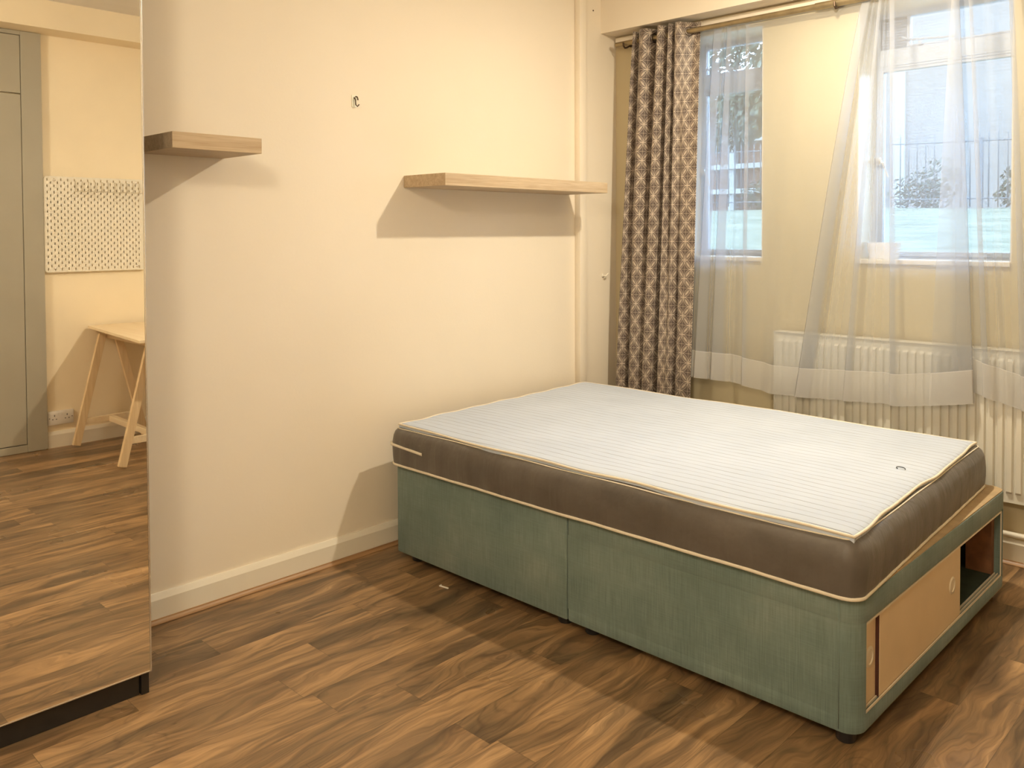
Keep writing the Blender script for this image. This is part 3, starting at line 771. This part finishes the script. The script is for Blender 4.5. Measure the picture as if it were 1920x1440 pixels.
# ------------------------------------------------------------------ mirrored wardrobe
WX, WYE, WYB = 0.4505, -1.140, -3.10
ward = empty('mirrored_wardrobe', (0.23, 0.5*(WYE+WYB), 0), 'tall wardrobe with a full height mirror door against the cream wall', 'wardrobe')
m = MB(); m.box(0.02, 0.415, WYB, WYE-0.012, 0.066, 2.36, 0.001); part(m, 'carcass', mat_wardrobe, ward)
m = MB(); m.box(0.395, 0.432, WYB, WYE-0.030, 0.001, 0.063); part(m, 'plinth', mat_plinth, ward)
m = MB(); m.box(0.30, 0.440, WYE-0.026, WYE-0.004, 0.001, 0.063, 0.001); m.box(0.02, 0.28, WYE-0.026, WYE-0.004, 0.001, 0.063, 0.001); part(m, 'support_foot', mat_plinth, ward)
m = MB(); m.box(0.420, 0.4485, WYB, WYE-0.003, 0.0685, 2.38); door = part(m, 'mirror_door', simple('door_edge_board', (0.25, 0.20, 0.14), 0.5), ward)
m = MB(); m.box(0.4487, WX, WYB+0.002, WYE-0.005, 0.0705, 2.378); part(m, 'mirror', mat_mirror, door)
m = MB()
m.box(0.4480, WX+0.0012, WYE-0.0045, WYE, 0.067, 2.382, 0.0005); m.box(0.4480, WX+0.0012, WYB, WYE-0.0045, 0.067, 0.0705, 0.0005); m.box(0.4480, WX+0.0012, WYB, WYE-0.0045, 2.378, 2.382, 0.0005)
part(m, 'frame', mat_silver, door)

# ------------------------------------------------------------------ radiator
RX0, RX1, RZ0, RZ1, RYF = 0.998, 2.22, 0.262, 0.868, 1.606
rad = empty('radiator', (0.5*(RX0+RX1), 1.64, RZ0), 'white ribbed panel radiator mounted under the windows behind the net curtain', 'radiator')
m = MB(); bm_ = m.bm; pitch_ = 0.0333
xs_ = []; n_ = int((RX1-RX0-0.02)/pitch_); xa = RX0+0.012
for k in range(n_):
    b0 = xa + k*pitch_
    for q, d in ((0.0, 0), (0.004, 0), (0.0075, 1), (0.0255, 1), (0.029, 0)): xs_.append((b0+q, d))
xs_ = [(RX0, 0)] + xs_ + [(RX1, 0)]
zs_ = [(RZ0, 0), (RZ0+0.030, 0), (RZ0+0.036, 0.0), (RZ0+0.046, 1), (RZ1-0.046, 1), (RZ1-0.036, 0), (RZ1-0.012, 0), (RZ1-0.004, 0)]
g_ = [[bm_.verts.new((x, RYF - 0.011*d*dz, z)) for z, dz in zs_] for x, d in xs_]
for A, B in zip(g_, g_[1:]):
    for k in range(len(zs_)-1): bm_.faces.new((A[k], B[k], B[k+1], A[k+1]))
part(m, 'front_panel', mat_radiator, rad)
m = MB(); m.box(RX0, RX1, RYF+0.002, RYF+0.012, RZ0+0.002, RZ1-0.006, 0.001); m.box(RX0, RX1, RYF+0.030, RYF+0.045, RZ0+0.01, RZ1-0.01, 0.004)
m.box(RX0+0.1, RX0+0.14, RYF+0.045, YW-0.001, RZ0+0.1, RZ0+0.14); m.box(RX1-0.14, RX1-0.1, RYF+0.045, YW-0.001, RZ0+0.1, RZ0+0.14)
part(m, 'rear_panel', mat_radiator, rad)
m = MB(); m.box(RX0-0.006, RX1+0.006, RYF-0.006, RYF+0.052, RZ1-0.006, RZ1, 0.002); part(m, 'top_grille', mat_radiator, rad)
for xa_ in (RX0-0.006, RX1):
    m = MB(); m.box(xa_, xa_+0.006, RYF-0.006, RYF+0.050, RZ0+0.006, RZ1-0.004, 0.001); part(m, 'side_cover', mat_radiator, rad)
# painted pipe along the skirting, feeding the radiator
m = MB(); m.tube([(2.15, 1.62, RZ0+0.02), (2.15, 1.62, 0.16), (2.13, 1.63, 0.135), (2.08, 1.635, 0.128), (1.2, 1.635, 0.128), (0.65, 1.635, 0.128)], 0.011, 12)
o = shade(m.build('heating_pipe', mat_white), 60); origin_to(o, (1.4, 1.635, 0.128)); tag(o, 'white heating pipe running just above the skirting below the radiator', 'pipe')

# ------------------------------------------------------------------ curtain rod
RODY, RODZ = 1.600, 2.358
rod = empty('curtain_rod', (1.5, RODY, RODZ), 'antique brass curtain rod across the top of the windows', 'curtain rod')
m = MB(); m.tube([(0.062, RODY, RODZ+0.001), (1.30, RODY, RODZ)], 0.0135, 16); shade(part(m, 'inner_tube', mat_rod, rod), 50)
m = MB(); m.tube([(1.19, RODY, RODZ), (3.2, RODY, RODZ-0.002)], 0.0165, 16); shade(part(m, 'outer_tube', mat_rod, rod), 50)
for bx in (0.125, 1.285, 2.6):
    m = MB(); m.tube([(bx, YW-0.022, RODZ+0.002), (bx, RODY+0.006, RODZ-0.022), (bx, RODY-0.006, RODZ-0.025), (bx, RODY-0.020, RODZ-0.016), (bx, RODY-0.022, RODZ+0.002)], 0.005, 8)
    m.lathe([(0.0, 0.0), (0.017, 0.0), (0.017, 0.004), (0.0, 0.005)], (bx, YW-0.027, RODZ+0.004), axis='Y', n=20)
    shade(part(m, 'bracket', mat_bracket, rod))

# ------------------------------------------------------------------ cloth helper
def catmull(P, n):
    out = []; K = len(P)
    for i in range(K-1):
        p0 = P[max(i-1, 0)]; p1 = P[i]; p2 = P[i+1]; p3 = P[min(i+2, K-1)]
        for j in range(n):
            t_ = j/n; t2 = t_*t_; t3 = t2*t_
            out.append(tuple(0.5*((2*b) + (-a+c)*t_ + (2*a-5*b+4*c-d)*t2 + (-a+3*b-3*c+d)*t3) for a, b, c, d in zip(p0, p1, p2, p3)))
    out.append(tuple(P[-1])); return out
def cloth(top, bot, zt, zb, rows, nsub, name, mat, parent, ease=1.0, wavez=None, width=None):
    """top/bot: lists of (x, y); zb may be list per knot -> interpolated"""
    T = catmull(top, nsub); zbl = zb if isinstance(zb, list) else [zb]*len(top)
    B = catmull([(a[0], a[1], z) for a, z in zip(bot, zbl)], nsub)
    bm_ = bmesh.new(); uvl = bm_.loops.layers.uv.new('UVMap'); N = len(T)
    # arc length at the bottom and top averaged for u
    def arc(L):
        s_ = [0]
        for a, b in zip(L, L[1:]): s_.append(s_[-1] + math.hypot(a[0]-b[0], a[1]-b[1]))
        return s_
    sT, sB = arc(T), arc([b[:2] for b in B]); tot = width or max(sT[-1], sB[-1])
    U = [0.5*(a/sT[-1] + b/sB[-1])*tot for a, b in zip(sT, sB)]
    grid = []
    for r in range(rows+1):
        f = r/rows; fe = f**ease; row = []
        for i in range(N):
            z = zt + (B[i][2]-zt)*f
            x = T[i][0] + (B[i][0]-T[i][0])*fe; y = T[i][1] + (B[i][1]-T[i][1])*fe
            if wavez: dx, dy = wavez(U[i], f); x += dx; y += dy
            v = bm_.verts.new((x, y, z)); row.append((v, U[i], z - B[i][2]))
        grid.append(row)
    for r in range(rows):
        for i in range(N-1):
            q = (grid[r][i], grid[r+1][i], grid[r+1][i+1], grid[r][i+1])
            fc = bm_.faces.new([k[0] for k in q]); fc.smooth = True
            for lp, k in zip(fc.loops, q): lp[uvl].uv = (k[1], k[2])
    mb = MB(); mb.bm.free(); mb.bm = bm_
    return part(mb, name, mat, parent)

# patterned eyelet curtain
cur = empty('patterned_curtain', (0.35, 1.6, 0.06), 'brown and cream geometric print curtain gathered at the left end of the rod', 'curtain')
topk = [(0.196, 1.590), (0.206, 1.560), (0.222, 1.640), (0.234, 1.575), (0.262, 1.548), (0.296, 1.560), (0.330, 1.650), (0.350, 1.640), (0.362, 1.556), (0.386, 1.548), (0.400, 1.600), (0.408, 1.640), (0.420, 1.570), (0.440, 1.552), (0.452, 1.650), (0.466, 1.560), (0.494, 1.552), (0.520, 1.592), (0.546, 1.622), (0.580, 1.618)]
botk = [(0.062, 1.580), (0.074, 1.553), (0.110, 1.560), (0.130, 1.650), (0.142, 1.570), (0.172, 1.545), (0.212, 1.566), (0.226, 1.650), (0.236, 1.570), (0.262, 1.548), (0.292, 1.560), (0.310, 1.652), (0.326, 1.640), (0.338, 1.560), (0.378, 1.545), (0.412, 1.570), (0.436, 1.655), (0.450, 1.560), (0.510, 1.530), (0.568, 1.530)]
cur_top_z = 2.404
o = cloth(topk, botk, cur_top_z, 0.055, 60, 8, 'curtain_fabric', mat_curtain, cur, ease=0.85, width=1.30,
          wavez=lambda u, f: (0.003*math.sin(f*7+u*9)*f, 0.004*math.sin(f*5+u*14)*f))
sm = o.modifiers.new('thickness', 'SOLIDIFY'); sm.thickness = 0.0015
for ex, ey, ang in ((0.312, 1.600, 1.2), (0.526, 1.600, 0.9)):
    m = MB(); tt = bmesh.new()
    pts = [(math.cos(2*math.pi*k/28)*0.022, 0, math.sin(2*math.pi*k/28)*0.022) for k in range(28)]
    mm = MB(); mm.tube(pts, 0.0042, 8, closed=True)
    bmesh.ops.transform(mm.bm, matrix=Matrix.Translation((ex, ey, RODZ)) @ Matrix.Rotation(ang, 4, 'Z'), verts=mm.bm.verts)
    part(mm, 'eyelet', mat_eyelet, cur)

# sheer net curtains
def zfolds(start, folds, end, layers=0.006, yt=1.622, yb=1.562, wav=0.007):
    """each fold (ta,tb,ba,bb): cloth runs to b, back to a, on again"""
    T = [(start[0], yt)]; B = [(start[1], yb)]; rnd = random.Random(3); pt, pb = start
    for ta, tb, ba, bb in folds:
        k = 3; nt_, nb_ = ta-pt, ba-pb
        for j in range(1, k+1):
            s_ = wav*(1 if j % 2 else -1)*rnd.uniform(0.4, 1.0)*min(1, abs(nb_)/0.15)
            T.append((pt + nt_*j/(k+1), yt + s_*0.6)); B.append((pb + nb_*j/(k+1), yb + s_))
        T += [(tb, yt-0.004), (ta, yt-0.010), (tb+0.004, yt-0.014+0.006)]
        B += [(bb, yb-0.004), (ba, yb-0.012), (bb+0.012, yb-0.012)]
        pt, pb = tb+0.004, bb+0.012
    for j in range(1, 4): T.append((pt+(end[0]-pt)*j/3, yt + wav*0.5*(-1)**j)); B.append((pb+(end[1]-pb)*j/3, yb + wav*0.6*(-1)**j))
    return T, B
net = empty('net_curtain', (1.1, 1.6, 0.6), 'white net curtain panel hanging over the windows from the patterned curtain to the split', 'net curtain', 'net curtains')
T, B = zfolds((0.560, 0.548), [(0.660, 0.700, 0.585, 0.640), (0.735, 0.752, 0.680, 0.742), (0.835, 0.850, 0.850, 0.868), (1.395, 1.425, 1.120, 1.185), (1.468, 1.478, 1.345, 1.368), (1.512, 1.530, 1.548, 1.568)], (1.772, 1.82))
# last folded wedge: runs on to the edge and turns back
T += [(1.785, 1.612), (1.776, 1.600), (1.766, 1.604)]; B += [(1.874, 1.560), (1.80, 1.540), (1.706, 1.548)]
zb = []
for (x, y) in B:
    z = 0.604
    if x > 0.80: z = 0.604 - 0.030*min((x-0.80)/0.2, 1)
    if x > 1.10: z = 0.574 + 0.022*min((x-1.10)/0.4, 1)
    if x > 1.60: z = 0.596 + 0.050*min((x-1.60)/0.27, 1)
    zb.append(z)
cloth(T, B, 2.352, zb, 48, 6, 'net_fabric', mat_sheer, net, ease=0.9, wavez=lambda u, f: (0.0, 0.002*math.sin(u*40+f*3)*f))
net2 = empty('net_curtain', (2.2, 1.62, 0.65), 'white net curtain panel right of the split, running past the frame edge', 'net curtain', 'net curtains')
T, B = zfolds((1.735, 1.790), [(1.815, 1.826, 1.905, 1.925), (1.96, 1.975, 2.04, 2.065), (2.2, 2.23, 2.3, 2.36), (2.5, 2.53, 2.6, 2.64)], (2.9, 2.95), yt=1.638, yb=1.576)
zb = []
for (x, y) in B: zb.append(0.690 - 0.055*min(max((x-1.86)/0.2, 0), 1))
cloth(T, B, 2.352, zb, 48, 6, 'net_fabric', mat_sheer, net2, ease=0.9)

# ------------------------------------------------------------------ planter on the right sill
root = empty('plant_pot', (1.440, YW+0.085, 1.2135), 'white tapered ceramic pot standing on the right window sill', 'pot')
m = MB(); rings = []
for s_, z in ((0.80, 0.0), (0.84, 0.004), (1.0, 0.068), (1.0, 0.074), (0.94, 0.074), (0.80, 0.012)):
    rings.append([(1.440+x*s_, YW+0.085+y*s_, 1.2135+z) for x, y in rrect(-0.068, 0.068, -0.042, 0.042, (0.02,)*4, 6)])
loft(m.bm, rings); bmesh.ops.recalc_face_normals(m.bm, faces=m.bm.faces); shade(part(m, 'body', mat_ceramic, root), 45)
m = MB(); m.prism([(1.440+x*0.86, YW+0.085+y*0.86) for x, y in rrect(-0.068, 0.068, -0.042, 0.042, (0.02,)*4, 6)], 1.2135+0.05, 1.2135+0.058)
part(m, 'soil', simple('dry_soil', (0.25, 0.2, 0.16), 0.9, var=0.3, scale=80), root)

# ------------------------------------------------------------------ right wall things (seen in the mirror)
# trestle table
tab = empty('trestle_table', (3.2, 0.2, 0), 'pale birch trestle table against the far wall seen in the mirror', 'table')
m = MB(); m.prism([(2.715, -0.235), (3.745, -0.140), (3.690, 0.607), (2.660, 0.512)], 0.735, 0.752)
o = part(m, 'table_top', mat_birch, tab); bv = o.modifiers.new('bevel', 'BEVEL'); bv.width = 0.0015; bv.segments = 2
def trestle(xa, xb, yc, sp=0.215):
    for x in (xa, xb):
        for s_ in (-1, 1):
            m = MB(); m.beam((x, yc+s_*sp, 0.012), (x, yc+s_*0.045, 0.700), 0.046, 0.026, (1, 0, 0), 0.002)
            for v in m.bm.verts: v.co.z = max(v.co.z, 0.001)
            part(m, 'leg', mat_pine, tab)
        m = MB(); m.beam((x, yc-sp+0.050, 0.155), (x, yc+sp-0.050, 0.155), 0.022, 0.040, (0, 0, 1), 0.002); part(m, 'brace', mat_birch, tab)
    m = MB(); m.box(min(xa, xb)-0.03, max(xa, xb)+0.03, yc-0.022, yc+0.022, 0.672, 0.7345, 0.003); part(m, 'top_rail', mat_birch, tab)
    m = MB(); m.box(min(xa, xb), max(xa, xb), yc-0.016, yc+0.016, 0.135, 0.170, 0.002); part(m, 'stretcher', mat_birch, tab)
trestle(2.945, 3.665, -0.035); trestle(2.90, 3.62, 0.43)

# pegboard
PX = 3.748
peg = empty('pegboard', (PX, -0.385, 1.100), 'white perforated pegboard on the far wall seen in the mirror', 'pegboard')
mat_peg = pegboard_mat(0, 0)
m = MB(); m.prism([(0, 0)]*0 or rrect(0, 1, 0, 1, (0.0,)*4), 0, 0) if False else None
bm2 = bmesh.new(); pl = rrect(0.0, 0.62, 0.0, 0.60, (0.02,)*4, 5)
A = [bm2.verts.new((PX, y-0.385, z+1.100)) for y, z in pl]; Bv = [bm2.verts.new((PX+0.004, y-0.385, z+1.100)) for y, z in pl]
for i in range(len(pl)): bm2.faces.new((A[i], A[(i+1) % len(pl)], Bv[(i+1) % len(pl)], Bv[i]))
bm2.faces.new(list(reversed(A))); bm2.faces.new(Bv); bmesh.ops.recalc_face_normals(bm2, faces=bm2.faces)
m = MB(); m.bm.free(); m.bm = bm2; part(m, 'board', mat_peg, peg)
for yy in (-0.325, 0.18):
    for zz in (1.125, 1.675):
        m = MB(); m.lathe([(0.0, -0.002), (0.007, -0.002), (0.008, 0.0), (0.006, 0.006), (0.006, 0.024), (0, 0.024)], (PX, yy, zz), axis='X', n=14); part(m, 'spacer_screw', mat_silver, peg)
proto = None
for k in range(11):
    yy = -0.198 + 0.04*k; zz = 1.668
    if proto is None:
        m = MB(); r_ = 0.0022
        m.tube([(0.004, 0, 0.004), (-0.004, 0, 0.004), (-0.005, 0, 0.0), (-0.005, 0, -0.055), (-0.007, 0, -0.060), (-0.012, 0, -0.061), (-0.095, 0, -0.059), (-0.108, 0, -0.053), (-0.112, 0, -0.044)], r_, 6)
        proto = m.build('pegboard_hook', mat_wire); h = proto
    else:
        h = proto.copy(); C.objects.link(h)
    h.location = (PX, yy, zz)
    nm = ['leftmost', 'second from left', 'third from left', 'fourth from left', 'fifth from left', 'sixth from left', 'seventh from left', 'eighth from left', 'ninth from left', 'tenth from left', 'eleventh from left'][k]
    tag(h, 'long white wire hook on the pegboard, %s in the mirrored row' % nm, 'hook', 'white wire hooks on the pegboard')
    if k == 6: h.rotation_euler = (0, 0, -0.45)
# socket
sock = empty('wall_socket', (3.765, -0.307, 0.185), 'white double wall socket above the skirting left of the table in the mirror', 'socket')
m = MB(); m.box(3.752, 3.7695, -0.384, -0.232, 0.142, 0.228, 0.003); shade(part(m, 'face_plate', mat_socket, sock), 30)
for cy in (-0.345, -0.271):
    for (a, b, c, d) in ((-0.0025, 0.0025, 0.195, 0.205), (-0.014, -0.007, 0.175, 0.180), (0.007, 0.014, 0.175, 0.180)):
        m = MB(); m.box(3.7512, 3.753, cy+a, cy+b, c, d); part(m, 'pin_hole', mat_dark_hole, sock)
for cy in (-0.318, -0.298):
    m = MB().box(3.749, 3.753, cy-0.006, cy+0.006, 0.202, 0.217, 0.001); part(m, 'switch', mat_socket, sock)
for cy in (-0.374, -0.242):
    m = MB(); m.lathe([(0, 0), (0.003, 0), (0.003, 0.002), (0, 0.002)], (3.7510, cy, 0.185), axis='X', n=10); part(m, 'screw', mat_bracket, sock)
# built-in cupboard
cup = empty('fitted_cupboard', (3.75, -0.90, 0), 'tall olive grey fitted cupboard beside the pegboard seen in the mirror', 'cupboard')
m = MB()
m.box(3.742, XR, -0.502, -0.388, 0.002, 2.570, 0.002); m.box(3.742, XR, -1.48, -1.37, 0.002, 2.570, 0.002)
m.box(3.742, XR, -1.37, -0.502, 2.545, 2.570, 0.002); m.box(3.744, XR, -1.37, -0.502, 0.002, 0.048, 0.002)
part(m, 'face_frame', mat_cupboard, cup)
def cdoor(y0, y1, z0, z1, hy, hz):
    m = MB().box(3.744, 3.766, y0, y1, z0, z1, 0.002); d = part(m, 'door', mat_cupboard, cup)
    m = MB(); m.lathe([(0.0, -0.030), (0.012, -0.028), (0.014, -0.020), (0.007, -0.012), (0.006, 0.0)], (3.744, hy, hz), axis='X', n=20); shade(part(m, 'knob', mat_silver, d))
cdoor(-1.367, -0.505, 0.053, 2.186, -1.30, 1.05); cdoor(-1.367, -0.505, 2.194, 2.542, -1.30, 2.25)
# door in the back of the room (out of frame, closes the shell)

# ------------------------------------------------------------------ outside
random.seed(11)
gm = MB(); bm_ = gm.bm; gx = 26; gy = 24; vv = []
def ground_z(x, y):
    f = min(max((y-2.4)/9.6, 0), 1); base = 0.55 + 1.16*f**0.8
    if y > 12: base = 1.71
    return base - 0.012*(x+1.5) + 0.02*math.sin(x*1.3+y)
for i in range(gx+1):
    row = []
    for j in range(gy+1):
        x = -16 + 24*i/gx; y = WY1+0.02 + 23.5*j/gy; row.append(bm_.verts.new((x, y, ground_z(x, y))))
    vv.append(row)
for i in range(gx):
    for j in range(gy): f = bm_.faces.new((vv[i][j], vv[i+1][j], vv[i+1][j+1], vv[i][j+1])); f.smooth = True
o = gm.build('lawn', mat_grass); o['kind'] = 'stuff'; tag(o, 'pale green grass bank rising outside the windows', 'lawn')
# railing
FY = 12.0
fen = empty('iron_railing', (-2.0, FY, 1.71), 'thin black iron railing along the top of the grass bank outside', 'fence')
def fz(x): return 1.71 - 0.012*(x+1.5)
m = MB(); m.tube([(-7.5, FY, fz(-7.5)+0.955+0.12), (1.5, FY, fz(1.5)+0.955)], 0.012, 6); m.tube([(-7.5, FY, fz(-7.5)+0.12), (1.5, FY, fz(1.5)+0.12)], 0.012, 6); part(m, 'rail', mat_fence, fen)
k = 0; x = -7.4; first = None
while x < 1.5:
    zt_ = fz(x) + 0.955 + 0.12*(1.5-x)/9.0
    if first is None:
        m = MB(); m.tube([(0, 0, 0), (0, 0, 1.10), (0, 0, 1.15)], [0.009, 0.009, 0.001], 6); first = m.build('picket', mat_fence, fen); q = first
    else: q = first.copy(); C.objects.link(q); q.parent = fen
    q.location = (x+2.0, 0.0, zt_-1.0-1.71); x += 0.128; k += 1
for px_ in (-0.98, -3.9):
    m = MB(); m.box(px_-0.03, px_+0.03, FY-0.03, FY+0.03, fz(px_)-0.02, fz(px_)+1.04, 0.004); part(m, 'post', mat_fence, fen)
# brick building behind the railing
bld = empty('brick_building', (0, 21, 1.7), 'tall pale brick building behind the railing, filling the right window', 'building')
m = MB(); m.box(-7.6, 6, 21, 24, 1.6, 8.6); part(m, 'wall', mat_brick, bld)
m = MB(); m.box(-5.55, -5.25, 20.93, 21.0, 1.6, 8.6); part(m, 'corner_pilaster', mat_conc, bld)
# distant low building with balconies for left window
b2 = empty('balcony_building', (-14, 24, 1.7), 'distant block with white bands and reddish walls seen through the left window', 'building')
m = MB(); m.box(-17.5, -7.8, 23, 24.6, 1.6, 5.4); part(m, 'wall', mat_red, b2)
for z in (2.55, 3.35, 4.2):
    m = MB(); m.box(-17.6, -7.7, 22.6, 23.0, z, z+0.16, 0.01); part(m, 'balcony_band', mat_conc, b2)
for x in (-9.2, -11.4, -13.4, -15.2):
    m = MB(); m.box(x, x+0.22, 22.7, 23.0, 1.6, 5.4, 0.01); part(m, 'column', mat_conc, b2)
m = MB(); m.lathe([(0.0, 0), (0.085, 0), (0.085, 0.60), (0.10, 0.62), (0.10, 0.68), (0.0, 0.72)], (-3.20, 11.4, 1.66), n=20)
o = m.build('garden_post', mat_conc); origin_to(o, (-3.20, 11.4, 1.66)); tag(o, 'short white post on the grass bank seen through the left window', 'post')
# foliage
def foliage(name, spots, mat, leaf, dens, parent, seed):
    rnd = random.Random(seed); bm_ = bmesh.new()
    for cx, cy, cz, r, rz in spots:
        for _ in range(int(dens*r*r)):
            while True:
                a = Vector((rnd.uniform(-1, 1), rnd.uniform(-1, 1), rnd.uniform(-1, 1)))
                if 0.35 < a.length < 1: break
            p = Vector((cx+a.x*r, cy+a.y*r, cz+a.z*rz)); n = Vector((rnd.gauss(0, 1), rnd.gauss(0, 1), rnd.gauss(0, 1))).normalized()
            u = n.orthogonal().normalized(); v = n.cross(u); s_ = leaf*rnd.uniform(0.6, 1.3)
            vs_ = [bm_.verts.new(p + u*s_), bm_.verts.new(p + v*s_*0.45), bm_.verts.new(p - u*s_), bm_.verts.new(p - v*s_*0.45)]
            bm_.faces.new(vs_)
    mb = MB(); mb.bm.free(); mb.bm = bm_; return part(mb, name, mat, parent)
def bush(x, y, z, spots, label, seed):
    r = empty('bush', (x, y, z), label, 'bush')
    foliage('foliage', [(x+a, y+b, z+c, d, e) for a, b, c, d, e in spots], mat_leaf, 0.045, 2600, r, seed)
    m = MB()
    for k in range(5): m.tube([(x, y, z-0.05), (x+0.1*math.sin(k*2.1), y+0.1*math.cos(k*2.1), z+0.25), (x+0.25*math.sin(k*2.1), y, z+0.5)], [0.012, 0.010, 0.005], 6)
    part(m, 'stem', mat_bark, r)
bush(-1.90, 12.5, 1.70, [(-0.15, 0, 0.30, 0.30, 0.35), (0.2, 0, 0.45, 0.32, 0.38), (0.05, 0, 0.2, 0.35, 0.25), (-0.45, 0, 0.25, 0.2, 0.3)], 'loose leafy bush behind the railing in the middle of the right window', 5)
bush(-0.55, 12.5, 1.70, [(0, 0, 0.42, 0.30, 0.26), (0.25, 0, 0.38, 0.28, 0.26), (-0.2, 0, 0.2, 0.2, 0.2)], 'rounded dark bush behind the railing at the right of the right window', 6)
bush(-4.35, 12.5, 1.70, [(0, 0, 0.25, 0.4, 0.3), (0.5, 0, 0.2, 0.3, 0.25), (-0.5, 0, 0.3, 0.35, 0.3)], 'low dark bush behind the railing seen through the left window', 7)
def tree(x, y, z, spots, label, seed):
    r = empty('tree', (x, y, z), label, 'tree')
    foliage('crown', [(x+a, y+b, z+c, d, e) for a, b, c, d, e in spots], mat_leaf2, 0.10, 1300, r, seed)
    m = MB(); m.tube([(x, y, z-0.1), (x+0.05, y, z+1.2), (x-0.05, y, z+2.6), (x+0.1, y, z+4.0)], [0.13, 0.11, 0.08, 0.04], 10)
    for k in range(5): m.tube([(x, y, z+1.6+0.35*k), (x+0.6*math.sin(k*2.4), y+0.5*math.cos(k*2.4), z+2.3+0.4*k)], [0.05, 0.02], 8)
    part(m, 'trunk', mat_bark, r)
tree(-6.1, 16.5, 1.75, [(0, 0, 3.0, 1.2, 1.0), (-1.0, 0, 2.6, 1.0, 0.8), (0.8, 0.2, 3.6, 0.9, 0.8), (-0.4, 0, 4.2, 1.1, 0.9), (0.3, 0, 2.1, 0.7, 0.5)], 'leafy tree with a light crown seen through the left window', 8)
tree(-10.6, 19.5, 1.75, [(0, 0, 3.2, 1.3, 1.1), (1.1, 0, 2.7, 1.0, 0.9), (-1.0, 0, 4.0, 1.2, 1.0), (0.4, 0, 4.6, 1.1, 0.9)], 'taller tree partly hidden by the patterned curtain through the left window', 9)
bpy.context.view_layer.update()
